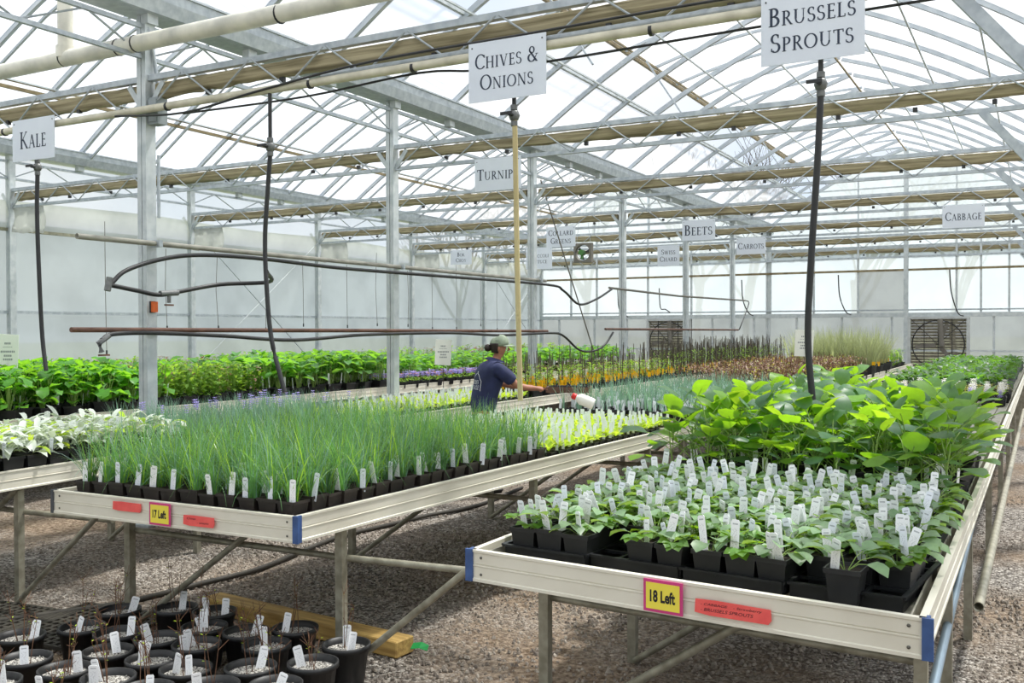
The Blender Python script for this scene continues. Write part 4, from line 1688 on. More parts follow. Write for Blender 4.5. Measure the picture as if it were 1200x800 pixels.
names4 = ['leftmost', 'second from left', 'third from left', 'rightmost']
for row in range(3):
    for c in range(4):
        ctr = on18(.29 + c * .397, .48 + row * .60 + (.02 if c == 3 else 0) - (.03 if c == 0 else 0))
        where = f'{names4[c]} {("front", "second row", "third row")[row]} tray'
        t = put('plant_tray', TRAY18, None, ctr, (0, 0, math.atan2(du18.y, du18.x) * (1 if row == 0 else .3) + U(-.02, .02)))
        tag(t, f'black slotted plant tray, {where} on bench 18', 'tray')
        for i in range(3):
            for j in range(5):
                if row == 0 and (c, i, j) in ((1, 0, 0), (1, 0, 1), (3, 0, 0)):
                    continue
                if R() < .03:
                    continue
                q = ctr + du18 * ((i - 1) * .127) + V((0, 1, 0)) * ((j - 2) * .117) + V((U(-.004, .004), U(-.004, .004), .012))
                if (c, i, j, row) == (3, 1, 0, 0):
                    q = q + V((-.02, -.06, .0))
                rz = U(-.08, .08) - .09
                parts = [('pot', POT_SQ, (0, 0, 0), (0, 0, 0))]
                kinds = [x for x in STRAW if (x[0] == 'silver_leaf') == ((c + i + j) % 3 != 0)] if c != 1 else STRAW
                nl = 9 if j else random.choice((6, 7, 8))
                for n_ in range(nl):
                    a = n_ * 2.4 + U(-.4, .4)
                    parts.append(('leaf', random.choice(kinds)[1], (math.cos(a) * .008, math.sin(a) * .008, .105), (U(-.25, .25), U(-.35, .3), a)))
                for n_ in range(random.choice((1, 1, 1, 1, 2))):
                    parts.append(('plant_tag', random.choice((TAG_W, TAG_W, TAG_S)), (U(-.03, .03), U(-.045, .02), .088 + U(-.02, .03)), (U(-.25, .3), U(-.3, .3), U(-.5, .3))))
                plant('potted_strawberry', q, rz, U(.97, 1.04), parts,
                      f'tagged leafy plant in black pot, {NTH[j]} row {("left", "middle", "right")[i]}, {where}', 'potted plant', f'pots in the {where}')

# ------------------------------------------------------------------ brussels sprouts
BLEAF = []
for k in range(7):
    mb = MB()
    m_ = 'brussels_young' if k in (1, 4) else 'brussels_leaf'
    pl = U(.11, .16)
    p1 = V((pl * .45, 0, pl * .62))
    p2 = V((pl * .8, 0, pl * .85))
    mb.tube([(0, 0, 0), tuple(p1), tuple(p2)], .0028, 5, 1, False)
    L, W = U(.125, .16), U(.10, .13)
    leaf(mb, tuple(p2), 0, U(.75, 1.35), L, W, U(.5, 1.4), U(-.35, .45), 0, 6, .8, .02)
    mb.tube([tuple(p2), tuple(p2 + V((L * .35, 0, L * .18)))], .002, 4, 1, False)
    BLEAF.append(mb.mesh('leaf', [m_, 'stem_green']))
mb = MB()
mb.tube([(0, 0, 0), (.004, .003, .14), (0, 0, .27)], .0045, 6, 0, True, True, .003)
BSTEM = mb.mesh('stem', 'stem_green')
for j in range(29):
    for i in range(9):
        x = -1.92 + i * .188 + (.094 if j % 2 else 0) * .6 + U(-.02, .02)
        y = 5.56 + j * .192 - (x + 1.9) * .13 + U(-.02, .02) - .06 * (i > 6) * (j == 0)
        if x > -.42:
            x = -.43
        if x > -.42 - max(0, y - 7.0) * .42 and y > 7.0:
            continue
        parts = [('pot', POT_SQ, (0, 0, 0), (0, 0, 0)), ('stem', BSTEM, (0, 0, .10), (U(-.1, .1), U(-.1, .1), 0))]
        n_l = 10 if j < 12 else 8
        for n_ in range(n_l):
            a = n_ * 2.399 + U(-.5, .5) + i
            h = .12 + .25 * n_ / n_l
            parts.append(('leaf', random.choice(BLEAF if n_ > 2 else BLEAF[:4]), (0, 0, h), (U(-.25, .25), U(-.2, .45) - (.25 if n_ > 5 else 0), a)))
        if R() < (.75 if j < 2 else .3):
            parts.append(('plant_tag', TAG_W, (U(-.03, .03), -.04, .09), (U(-.15, .2), U(-.2, .2), U(-.4, .3))))
        lab = f'tall brussels sprout seedling, {NTH[i]} from left in the row behind the strawberry pots' if j == 0 else (f'brussels sprout seedling at the right rail of bench 18, {NTH[min(j, 19)]} row back' if x > -.5 else (f'brussels sprout seedling, {NTH[j]} row back and {NTH[i]} from the left rail of bench 18' if j < 12 else 'brussels sprout seedling at the far end of the green bed on bench 18'))
        grp = 'front row of brussels sprouts' if j == 0 else ('brussels sprouts along the right rail' if x > -.5 else 'bed of brussels sprouts')
        plant('brussels_sprout', (x, y, BZ), U(0, 6.28), U(.9, 1.12), parts, lab, 'seedling', grp)

# ------------------------------------------------------------------ chives on bench 17
CHIVE = []
for k in range(6):
    mb = MB()
    for n_ in range(62):
        a = U(0, 6.28)
        r = U(0, .034)
        wild = R()
        if wild < .55:
            bend = U(.05, .8)
        elif wild < .9:
            bend = U(.8, 1.6)
        else:
            bend = U(1.6, 2.6)
        blade(mb, (math.cos(a) * r, math.sin(a) * r, 0), a + U(-1.0, 1.0), U(.0, .22), U(.16, .40), U(.0035, .0062), bend, random.choice((0, 0, 0, 1, 2)), 5)
    CHIVE.append(mb.mesh('chive_leaves', ['chive_blade', 'onion_blade', 'herb_leaf']))
mbp = MB()
sqpot(mbp, .112, .092, taper=.8)
POT_CH = mbp.mesh('pot', ['pot_brown', 'soil'])
TRAY17 = tray_mesh(.392, .50, .035, (3, 4))


def on17(a, b):
    return V((-4.825 + a + b * .0438, 3.66 + b + a * .0115, BZ))


for tj in range(5):
    for ti in range(4):
        t = put('plant_tray', TRAY17, None, on17(.205 + ti * .404, .25 + tj * .512), (0, 0, -.03 + U(-.01, .01)))
        tag(t, f'black tray under the chives, column {["nearest the left rail", "left of centre", "right of centre", "nearest the right rail"][ti]}, {ORD[tj]} from the front', 'tray')
        for i in range(3):
            for j in range(4):
                q = on17(.075 + ti * .404 + i * .13, .065 + tj * .512 + j * .122) + V((U(-.005, .005), U(-.005, .005), .008))
                parts = [('pot', POT_CH, (0, 0, 0), (0, 0, 0)), ('leaves', random.choice(CHIVE), (0, 0, .08), (0, 0, U(0, 6.28)))]
                fr = tj == 0 and j == 0
                rt = ti == 3 and i == 2
                if R() < (.95 if fr or rt else .45):
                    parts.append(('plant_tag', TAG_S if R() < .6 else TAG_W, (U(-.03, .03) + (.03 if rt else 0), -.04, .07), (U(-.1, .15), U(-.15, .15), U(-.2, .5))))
                lab = f'potted chives, {NTH[ti * 3 + i]} from left in the front row above the 17 Left rail' if fr else (f'potted chives, {NTH[tj * 4 + j]} from the front along the right rail of bench 17' if rt else f'potted chives on bench 17, {NTH[tj * 4 + j]} row back and {NTH[ti * 3 + i]} from the left')
                plant('potted_chives', q, U(-.05, .05), U(.97, 1.14), parts, lab, 'potted plant', 'front row of chives' if fr else ('chives along the right rail' if rt else 'bed of chives'))

# ------------------------------------------------------------------ small helper beds
def bed(name, meshes, x0, x1, y0, y1, dx, dy, label, cat, group, jit=.02, sc=(.9, 1.1), z=BZ, skip=0.0, shear=0.0, freerot=True, short=None):
    y = y0
    r_ = 0
    n = 0
    while y < y1:
        x = x0 + (dx / 2 if r_ % 2 else 0)
        c_ = 0
        while x < x1:
            lab_ = f'{short}, {NTH[r_]} row back, {NTH[c_]} from left' if short and r_ < 24 else label
            c_ += 1
            if R() >= skip:
                solo(name, random.choice(meshes), (x + U(-jit, jit) + shear * (y - y0), y + U(-jit, jit), z), U(0, 6.28) if freerot else U(-.1, .1), U(*sc), lab_, cat, group)
                n += 1
            x += dx
        y += dy
        r_ += 1
    return n


# lettuce seedlings with tall white tags: pot cell, leaves, tag
def lettuce_parts():
    out = []
    for k in range(5):
        mb = MB()
        for n_ in range(6):
            a = n_ * 1.05 + U(-.3, .3)
            leaf(mb, (0, 0, .01), a, U(.8, 1.35), U(.07, .115), U(.04, .055), U(.4, 1.1), .3, 0, 3, .8, .05)
        out.append(mb.mesh('leaves', 'lettuce_leaf'))
    return out


LET = lettuce_parts()
mbp = MB()
sqpot(mbp, .088, .06, taper=.85)
POT_CELL = mbp.mesh('cell_pot', ['pot_black', 'soil'])
TAG_T = tagmesh(.023, .14, 'tag_plain')


def lettuce_bed(x0, y0, nx_, ny_, dx, dy, lab, grp, shear=0.0, edge='', kind='lettuce_seedling'):
    for j in range(ny_):
        for i in range(nx_):
            q = (x0 + i * dx + shear * j * dy + U(-.005, .005), y0 + j * dy + U(-.005, .005), BZ)
            parts = [('cell_pot', POT_CELL, (0, 0, 0), (0, 0, 0)), ('leaves', random.choice(LET), (0, 0, .055), (0, 0, U(0, 6.28))),
                     ('plant_tag', TAG_T, (U(-.02, .02), -.03, .04), (U(-.1, .12), U(-.1, .1), U(-.2, .6)))]
            plant(kind, q, 0, U(.92, 1.08), parts, f'{lab}, {NTH[j]} row back, {NTH[i]} from left', 'seedling', grp)


lettuce_bed(-4.62, 6.36, 14, 21, .113, .117, 'tagged yellow-green lettuce behind the chives', 'white tagged lettuce on bench 17', .035, 'lettuce seedling with tall white tag at the right rail behind the chives')
lettuce_bed(-6.98, 8.0, 8, 23, .132, .158, 'lime salad seedling by the second middle post', 'lettuce bed on the left bench', kind='salad_seedling')

# ------------------------------------------------------------------ sage-like silvery plants at left
def mk(fn, mats, n=5, name='plant'):
    out = []
    for k in range(n):
        mb = MB()
        fn(mb)
        out.append(mb.mesh(name, mats))
    return out


mbp = MB()
sqpot(mbp, .15, .13, taper=.85)
POT_BIG = mbp.mesh('pot', ['pot_black', 'soil'])


def f_sage(mb):
    for n_ in range(16):
        a = n_ * 2.4 + U(-.3, .3)
        h = U(.02, .12)
        leaf(mb, (math.cos(a) * .02, math.sin(a) * .02, h), a, U(.4, 1.25), U(.12, .18), U(.036, .056), U(.8, 1.6), .3, 1 if R() < .1 else 0, 4, .7)


SAGE = mk(f_sage, ['sage_leaf', 'lettuce_leaf'], 5, 'leaves')
for j in range(18):
    for i in range(7):
        x, y = -6.86 + i * .165 - .02 * j / 4, 2.45 + j * .172
        if 5.05 < y < 5.32:
            continue
        parts = [('pot', POT_BIG, (0, 0, 0), (0, 0, 0)), ('leaves', random.choice(SAGE), (0, 0, .11), (0, 0, U(0, 6.28)))]
        if R() < .85:
            parts.append(('plant_tag', random.choice((TAG_S, TAG_W)), (.05 + U(-.03, .02), -.05, .1), (U(-.1, .15), U(-.15, .15), U(.2, .7))))
        ed = i == 6
        plant('silver_sage', (x, y, BZ), U(-.04, .04), U(1.0, 1.1), parts, f'silvery leaved herb at the right rail of the left bench, {NTH[j]} from the front' if ed else f'silvery leaved herb on the left bench, {NTH[j]} row back, {NTH[i]} from left', 'potted plant', 'silvery herbs at the rail' if ed else 'bed of silvery herbs')


def pot_in(mb, w, h, mi, soil, taper=.82):
    sqpot(mb, w, h, mi, soil, taper)


def f_lav(mb):
    pot_in(mb, .13, .1, 2, 3)
    for n_ in range(30):
        a = U(0, 6.28)
        blade(mb, (math.cos(a) * .03, math.sin(a) * .03, .09), a, U(.05, .4), U(.15, .28), .006, U(0, .5), 0, 3)
    for n_ in range(1 if R() < .45 else 0):
        a = U(0, 6.28)
        x, y = math.cos(a) * .06, math.sin(a) * .06
        c_ = 1 if R() < .6 else 4
        for q in range(4):
            flower(mb, (x, y, .26 + q * .02), .022, c_, 5, q)


LAV = mk(f_lav, ['onion_blade', 'purple_petal', 'pot_black', 'soil', 'white_petal'], 5, 'blue_flower')
bed('blue_flowering_herb', LAV, -6.98, -6.0, 5.75, 7.9, .17, .18, 'grey-green herb with pale blue flowers behind the front middle post', 'potted plant', 'blue flowering herbs', short='blue flowering herb behind the chives')


# ------------------------------------------------------------------ yellow tagged nursery stock on the left bench beyond the lettuce
def f_ytag(mb):
    pot_in(mb, .15, .13, 3, 4)
    mb.tube([(0.02, 0, .1), (0.02 + U(-.02, .02), U(-.02, .02), U(.5, .68))], .005, 4, 1, False)
    for n_ in range(26):
        a = U(0, 6.28)
        leaf(mb, (math.cos(a) * .02, math.sin(a) * .02, U(.12, .4)), a, U(.2, 1.2), U(.05, .09), U(.02, .03), .8, .2, 5 if R() < .25 else 0, 2)
    tagbox(mb, .03, -.06, .1, .034, .12, 2, U(-.2, .1), U(.2, .8))
    if R() < .8:
        tagbox(mb, -.04, -.05, .1, .035, .12, 2, U(-.2, .1), U(.2, .8))


YT_ = mk(f_ytag, ['herb_leaf', 'stake_dark', 'tag_yellow', 'pot_black', 'soil', 'brown_leaf'], 6, 'nursery_stock')


def f_stick(mb):
    pot_in(mb, .15, .13, 1, 2)
    for n_ in range(3):
        x, y = U(-.05, .05), U(-.05, .05)
        mb.tube([(x, y, .1), (x + U(-.02, .02), y + U(-.02, .02), U(.5, .75))], .0065, 4, 0, False)
    for n_ in range(16):
        a = U(0, 6.28)
        leaf(mb, (0, 0, U(.12, .5)), a, U(.2, 1.2), U(.05, .08), U(.02, .03), .8, .2, 3, 2)
    if R() < .6:
        tagbox(mb, .03, -.06, .1, .035, .12, 4, U(-.2, .1), U(.2, .8))


STK = mk(f_stick, ['stake_dark', 'pot_black', 'soil', 'herb_leaf', 'tag_yellow'], 4, 'staked_stock')
bed('tagged_shrub', YT_, -6.98, -5.98, 11.9, 17.6, .18, .19, 'staked shrub with yellow tags in the last rows before the bare stakes', 'potted plant', 'yellow tagged shrubs', short='staked shrub with yellow tags behind the person')
bed('staked_shrub', STK, -6.98, -5.98, 17.8, 26.5, .21, .24, 'pot with bare dark stakes before the left exhaust fan', 'potted plant', 'dark staked pots', short='pot with dark stakes before the left fan')


# ------------------------------------------------------------------ left wall bench: kale, mixed bedding, collards
def f_kale(mb):
    pot_in(mb, .15, .12, 1, 2)
    for n_ in range(16):
        a = n_ * 2.4 + U(-.4, .4)
        r = U(.01, .04)
        h = U(.13, .42)
        x, y = math.cos(a) * r, math.sin(a) * r
        mb.tube([(x * .3, y * .3, .1), (x * 2.2, y * 2.2, h)], .003, 4, 3, False)
        leaf(mb, (x * 2.2, y * 2.2, h), a, U(.0, .8), U(.10, .16), U(.09, .14), U(.4, 1.2), U(.1, .4), 0, 4, .7, .09)
    if R() < .6:
        tagbox(mb, .06, -.06, .1, .022, .13, 4, .1, .5)


KALE = mk(f_kale, ['kale_leaf', 'pot_black', 'soil', 'stem_green', 'tag_plain'], 6, 'kale')
bed('potted_kale', KALE, -10.75, -9.15, 3.6, 8.35, .19, .19, 'bright green kale plant in the last rows before the bedding plants', 'potted plant', 'kale bed', sc=(1.15, 1.4), short='bright green kale plant behind the front post')


def f_mix(mb):
    pot_in(mb, .14, .11, 1, 2)
    c_ = random.choice((0, 0, 0, 5))
    for n_ in range(26):
        a = U(0, 6.28)
        h = U(.12, .38)
        r = U(0, .07)
        mb.tube([(0, 0, .1), (math.cos(a) * r, math.sin(a) * r, h + .003)], .002, 3, 0, False)
        leaf(mb, (math.cos(a) * r, math.sin(a) * r, h), a, U(.0, 1.0), U(.05, .08), U(.035, .05), U(.3, 1.), .2, c_, 2)
    if R() < .0:
        flower(mb, (U(-.05, .05), U(-.05, .05), .42), .04, 3)


MIX = mk(f_mix, ['herb_leaf', 'pot_black', 'soil', 'orange_petal', 'tag_plain', 'brown_leaf'], 6, 'bedding')
bed('bedding_plant', MIX, -10.75, -9.15, 8.5, 10.1, .18, .18, 'light green bedding plant between the kale and the collards', 'potted plant', 'mixed bedding', sc=(1.1, 1.4), short='bedding plant between kale and collards')


def f_coll(mb):
    pot_in(mb, .15, .12, 1, 2)
    for n_ in range(10):
        a = n_ * 2.4 + U(-.4, .4)
        h = U(.22, .44)
        x, y = math.cos(a) * .05, math.sin(a) * .05
        mb.tube([(x * .2, y * .2, .1), (x, y, h)], .003, 4, 3, False)
        leaf(mb, (x, y, h), a, U(.1, 1.0), U(.12, .17), U(.10, .14), U(.5, 1.3), U(.2, .45), 0, 4, .7, .02)
    if R() < .8:
        tagbox(mb, .07, -.06, .1, .022, .14, 4, .1, .5)


COLL = mk(f_coll, ['collard_leaf', 'pot_black', 'soil', 'stem_green', 'tag_plain'], 6, 'collard')
bed('potted_collard', COLL, -10.75, -9.15, 10.25, 12.9, .19, .19, 'broad leaved collard plant on the bench behind the middle posts', 'potted plant', 'collard bed', sc=(1.1, 1.35), short='broad leaved collard behind the second post')
bed('leafy_green', COLL, -10.75, -9.6, 13.0, 24.5, .26, .30, 'broad leaved green behind the card beyond the collards', 'potted plant', 'far leafy greens', sc=(.95, 1.2), short='leafy green beyond the collards')
bed('wall_seedling', MIX, -13.4, -12.0, 6.5, 17.5, .27, .27, 'leafy seedling on the bench against the left side wall', 'potted plant', 'seedlings against the left wall', sc=(1.1, 1.4), short='seedling against the left side wall')
bed('wall_seedling', MIX, -13.3, -12.0, 17.8, 26.5, .4, .42, 'leafy seedling at the far end of the left side wall', 'potted plant', 'far seedlings against the left wall', sc=(1.2, 1.5))


def f_pansy(mb):
    pot_in(mb, .13, .1, 1, 2)
    for n_ in range(14):
        a = U(0, 6.28)
        r = U(0, .05)
        leaf(mb, (math.cos(a) * r, math.sin(a) * r, U(.1, .16)), a, U(.0, 1.0), U(.04, .06), U(.025, .04), U(.3, 1.), .2, 0, 2)
    for n_ in range(4):
        a = U(0, 6.28)
        x, y = math.cos(a) * .05, math.sin(a) * .05
        for q in range(3):
            flower(mb, (x, y, .17 + q * .025), .028, 3 if R() < .93 else 4, 5, q)


PAN = mk(f_pansy, ['herb_leaf', 'pot_black', 'soil', 'purple_petal', 'orange_petal'], 5, 'pansy')
bed('purple_pansy', PAN, -9.55, -9.14, 12.6, 16.4, .16, .17, 'purple flowering pansy at the edge of the bench behind the middle posts', 'potted plant', 'purple pansies', short='purple pansy below the printed card')


# ------------------------------------------------------------------ bench 17, far part
def f_onion(mb):
    pot_in(mb, .11, .09, 1, 2)
    for n_ in range(9):
        a = U(0, 6.28)
        blade(mb, (math.cos(a) * .02, math.sin(a) * .02, .08), a, U(.02, .3), U(.18, .34), .009, U(0, .8), 0, 4, .6 if R() < .2 else None)
    tagbox(mb, .02, -.045, .07, .03, .12, 3, U(-.2, .1), U(.0, .8))
    if R() < .7:
        tagbox(mb, -.03, -.03, .07, .03, .12, 3, U(-.2, .1), U(.0, .8))


ONI = mk(f_onion, ['onion_blade', 'pot_black', 'soil', 'tag_plain'], 6, 'onion')
bed('onion_seedling', ONI, -4.58, -3.0, 9.6, 13.2, .165, .15, 'onion seedling in the last rows before the bronze shrubs', 'potted plant', 'onion seedlings', short='blue-green onion seedling right of the person')


def f_brown(mb):
    pot_in(mb, .15, .13, 1, 2)
    for n_ in range(40):
        a = U(0, 6.28)
        h = U(.12, .42)
        r = U(0, .07)
        leaf(mb, (math.cos(a) * r, math.sin(a) * r, h), a, U(.0, 1.2), U(.04, .07), U(.025, .04), U(.3, 1.), .2, 0 if R() < .75 else 3, 2)
    for n_ in range(6):
        a = U(0, 6.28)
        mb.tube([(0, 0, .1), (math.cos(a) * .07, math.sin(a) * .07, U(.3, .5))], .003, 4, 4, False)


BRO = mk(f_brown, ['brown_leaf', 'pot_black', 'soil', 'olive_leaf', 'twig'], 6, 'bronze_shrub')
bed('bronze_shrub', BRO, -4.58, -3.0, 13.5, 19.6, .21, .22, 'bronze leaved bushy plant behind the onion seedlings', 'potted plant', 'bronze shrubs', short='bronze leaved shrub behind the onion seedlings')


def f_grass(mb):
    pot_in(mb, .16, .15, 1, 2)
    for n_ in range(40):
        a = U(0, 6.28)
        r = U(0, .05)
        blade(mb, (math.cos(a) * r, math.sin(a) * r, .13), a, U(.0, .3), U(.3, .62), .008, U(0, .9), 0, 4)
    tagbox(mb, .05, -.07, .1, .045, .1, 3 if R() < .5 else 4, U(-.2, .1), U(.0, .5))


GRA = mk(f_grass, ['grass_blade', 'pot_black', 'soil', 'tag_yellow', 'tag_plain'], 5, 'ornamental_grass')
bed('feather_grass_plant', GRA, -4.5, -3.0, 20.2, 23.2, .21, .23, 'tall feathery ornamental grass in black pot near the back wall', 'potted plant', 'ornamental grasses', sc=(1.2, 1.5), short='feathery grass near the back wall')
bed('purple_bedding', PAN, -4.55, -3.0, 23.5, 24.6, .2, .22, 'purple bedding plant at the far end of bench 17', 'potted plant', 'far purple bedding', sc=(.8, 1.0), short='purple bedding near the large fan')
bed('far_seedling', MIX, -4.55, -3.0, 24.8, 26.7, .24, .26, 'green bedding plant at the far end of bench 17', 'potted plant', 'far bedding', sc=(.9, 1.2), short='green bedding at the end of bench 17')


# ------------------------------------------------------------------ bench 18, far part
def f_hya(mb):
    pot_in(mb, .13, .11, 1, 2)
    for n_ in range(8):
        a = U(0, 6.28)
        leaf(mb, (0, 0, .1), a, U(.6, 1.2), U(.08, .12), U(.02, .03), .5, .2, 0, 2)
    for q in range(6):
        flower(mb, (0, 0, .15 + q * .022), .042 - q * .003, 3, 6, q * .4)
        flower(mb, (0.02, 0.01, .16 + q * .02), .038 - q * .003, 3, 6, q * .7)


HYA = mk(f_hya, ['herb_leaf', 'pot_black', 'soil', 'white_petal'], 4, 'white_hyacinth')
HYP = mk(f_hya, ['herb_leaf', 'pot_black', 'soil', 'purple_petal'], 3, 'purple_hyacinth')
for j in range(5):
    y = 13.15 + j * .19
    for i in range(10):
        x = -1.93 + i * .165
        wht = j in (1, 2, 4)
        solo('white_hyacinth' if wht else 'purple_hyacinth', random.choice(HYA if wht else HYP), (x + U(-.02, .02), y, BZ), U(-.1, .1), U(.9, 1.1) * (.8 if not wht else 1),
             'white flower spike in black pot on the far part of bench 18' if wht else 'purple flowers in black pot on the far part of bench 18', 'potted plant', 'white flower spikes' if wht else 'purple flowers among white spikes')


def f_succ(mb):
    pot_in(mb, .14, .11, 1, 2)
    for n_ in range(22):
        a = U(0, 6.28)
        r = U(0, .07)
        leaf(mb, (math.cos(a) * r, math.sin(a) * r, U(.1, .17)), a, U(.2, 1.2), U(.03, .05), U(.02, .03), U(.3, 1.), .2, 0, 2)


SUC = mk(f_succ, ['olive_leaf', 'pot_black', 'soil'], 4, 'creeper')
bed('low_creeper', SUC, -1.9, -.45, 14.15, 15.1, .17, .18, 'low yellowish creeping plant behind the white flower spikes', 'potted plant', 'low creepers', short='low creeper behind the white flower spikes')


def f_dark(mb):
    pot_in(mb, .2, .16, 1, 2, .9)
    for n_ in range(18):
        a = U(0, 6.28)
        r = U(0, .08)
        leaf(mb, (math.cos(a) * r, math.sin(a) * r, U(.15, .28)), a, U(.0, 1.2), U(.12, .18), U(.06, .09), U(.5, 1.4), .3, 0 if R() < .8 else 3, 3)


DRK = mk(f_dark, ['dark_leaf', 'pot_grey', 'soil', 'kale_leaf'], 5, 'hellebore')
bed('dark_perennial', DRK, -1.88, -.45, 15.3, 25.8, .27, .28, 'dark green perennial in grey pot before the large fan', 'potted plant', 'dark perennials', short='dark perennial in grey pot before the large fan')

# ------------------------------------------------------------------ blueberry pots on the floor under bench 17
POT_R = MB()
POT_R.lathe([(.085, 0), (.112, .19), (.122, .19), (.122, .215), (.112, .215), (.106, .18)], 20)
POT_R.disc((0, 0, .182), .107, 20, 1)
POT_R.disc((0, 0, .001), .085, 20, 0)
POT_R = POT_R.mesh('pot', ['pot_black', 'perlite_soil'])
PERL = MB()
for k in range(150):
    a, r = U(0, 6.28), .1 * math.sqrt(R())
    stone(PERL, math.cos(a) * r, math.sin(a) * r, U(.003, .008))
PERL = PERL.mesh('potting_mix', 'perlite_soil')
TWIG = []
for k in range(5):
    mb = MB()
    for n_ in range(random.choice((3, 4, 5))):
        a = U(0, 6.28)
        p = V((math.cos(a) * .02, math.sin(a) * .02, 0))
        h = U(.14, .3)
        q = p + V((U(-.05, .05), U(-.05, .05), h))
        mid = p.lerp(q, .5) + V((U(-.01, .01), U(-.01, .01), 0))
        mb.tube([p, mid, q], .0025, 4, 0, False, True, .0012)
        for b_ in range(3):
            s0 = mid.lerp(q, R())
            mb.tube([s0, s0 + V((U(-.05, .05), U(-.05, .05), U(.02, .07)))], .0012, 4, 0, False)
            if R() < .4:
                leaf(mb, tuple(s0), U(0, 6.28), .5, .018, .01, .3, .2, 1, 2)
    TWIG.append(mb.mesh('twigs', ['twig', 'lettuce_leaf']))
TAG_B = tagmesh(.042, .12, 'tag_white')
# rows of round pots, hand placed from rim centres in image pixels
FP = [(-4.56, 3.75), (-4.31, 3.93), (-4.47, 3.44), (-4.62, 3.19), (-4.55, 2.90), (-4.02, 3.24), (-4.28, 2.98), (-3.98, 2.97), (-3.74, 3.26), (-3.49, 3.24), (-3.72, 3.52), (-3.24, 3.40), (-3.02, 3.58), (-3.05, 3.87),
      (-3.46, 3.96), (-3.64, 3.79), (-3.90, 3.75), (-4.22, 3.46), (-4.06, 3.98), (-4.12, 2.71), (-3.71, 2.99), (-3.44, 2.97), (-3.22, 3.14), (-2.98, 3.28), (-3.96, 3.50), (-3.40, 3.68), (-4.83, 3.05), (-4.40, 2.68), (-3.75, 2.74)]
# push any overlapping pots apart
FP = [V((a, b)) for a, b in FP]
for it in range(200):
    for i in range(len(FP)):
        for j in range(i):
            d = FP[i] - FP[j]
            if d.length < .25:
                e = d.normalized() * ((.25 - d.length) / 2 + 1e-4)
                FP[i] += e
                FP[j] -= e
FP.sort(key=lambda q: q.y * .8786 - q.x * .4775)
LAB = {}
for r_ in range(4):
    seg = sorted(range(r_ * 8, min(len(FP), r_ * 8 + 8)), key=lambda i: (FP[i].x * .8786 + FP[i].y * .4775) / (FP[i].y * .8786 - FP[i].x * .4775))
    for k, i in enumerate(seg):
        LAB[i] = f'twiggy blueberry in round black floor pot, {NTH[k]} from left in the {("nearest", "second", "third", "farthest")[r_]} row'
for i, q in enumerate(FP):
    nm = LAB[i]
    parts = [('pot', POT_R, (0, 0, 0), (0, 0, 0)), ('potting_mix', PERL, (0, 0, .182), (0, 0, U(0, 6.28))), ('twigs', random.choice(TWIG), (0, 0, .17), (0, 0, U(0, 6.28)))]
    for n_ in range(random.choice((1, 1, 2))):
        a = U(0, 6.28)
        parts.append(('plant_tag', TAG_B, (math.cos(a) * .06, math.sin(a) * .06, .165), (U(-.3, .3), U(-.3, .3), U(-.3, .8))))
    plant('potted_blueberry', (q.x, q.y, .004), U(0, .5), 1.0, parts, nm, 'potted plant', 'blueberry pots on the floor')

# ------------------------------------------------------------------ the worker
def skin_mesh(name, nodes, edges, mat, parent, roots=(0,), sub=2, loc=(0, 0, 0)):
    me = bpy.data.meshes.new(name)
    me.from_pydata([n_[0] for n_ in nodes], edges, [])
    o = bpy.data.objects.new(name, me)
    COL.objects.link(o)
    m_ = o.modifiers.new('skin', 'SKIN')
    m_.use_smooth_shade = True
    if not me.skin_vertices:
        bpy.context.view_layer.objects.active = o
        bpy.ops.mesh.customdata_skin_add()
    d = me.skin_vertices[0].data
    for i, n_ in enumerate(nodes):
        r = n_[1]
        d[i].radius = r if isinstance(r, tuple) else (r, r)
        d[i].use_root = i in roots
    s_ = o.modifiers.new('sub', 'SUBSURF')
    s_.levels = sub
    s_.render_levels = sub
    me.materials.append(MATS[mat])
    o.parent = parent
    o.location = loc
    return o


PX, PY, PR = -5.38, 9.25, math.radians(-38)
person = empty('person', (PX, PY, 0), PR, label='person in grey-green cap and navy t-shirt bending over the bench plants', cat='person')
nodes = [((0, -.02, .93), (.15, .11)), ((0, .0, 1.06), (.135, .10)), ((0, .06, 1.22), (.15, .105)), ((0, .10, 1.36), (.13, .09)), ((.005, .14, 1.45), .05), ((.012, .165, 1.50), .047),
         ((.02, .18, 1.545), (.06, .072)), ((.024, .178, 1.60), (.074, .088)), ((.02, .17, 1.655), (.058, .07)),
         # right arm
         ((.17, .11, 1.375), .06), ((.215, .19, 1.28), .048), ((.25, .29, 1.175), .041), ((.245, .40, 1.15), .036), ((.225, .52, 1.14), .027), ((.22, .575, 1.135), (.034, .02)), ((.215, .625, 1.13), (.036, .016)),
         # left arm
         ((-.17, .12, 1.375), .06), ((-.20, .20, 1.28), .048), ((-.215, .31, 1.175), .041), ((-.17, .42, 1.15), .036), ((-.10, .54, 1.14), .027), ((-.075, .59, 1.135), (.034, .02)), ((-.055, .635, 1.13), (.036, .016)),
         # legs
         ((.09, -.03, .86), .09), ((.10, .0, .50), .065), ((.10, -.03, .10), .042), ((.10, .07, .05), .04),
         ((-.09, -.03, .86), .09), ((-.10, .02, .50), .065), ((-.10, -.02, .10), .042), ((-.10, .08, .05), .04)]
edges = [(0, 1), (1, 2), (2, 3), (3, 4), (4, 5), (5, 6), (6, 7), (7, 8), (3, 9), (9, 10), (10, 11), (11, 12), (12, 13), (13, 14), (14, 15),
         (3, 16), (16, 17), (17, 18), (18, 19), (19, 20), (20, 21), (21, 22), (0, 23), (23, 24), (24, 25), (25, 26), (0, 27), (27, 28), (28, 29), (29, 30)]
roots = [0]


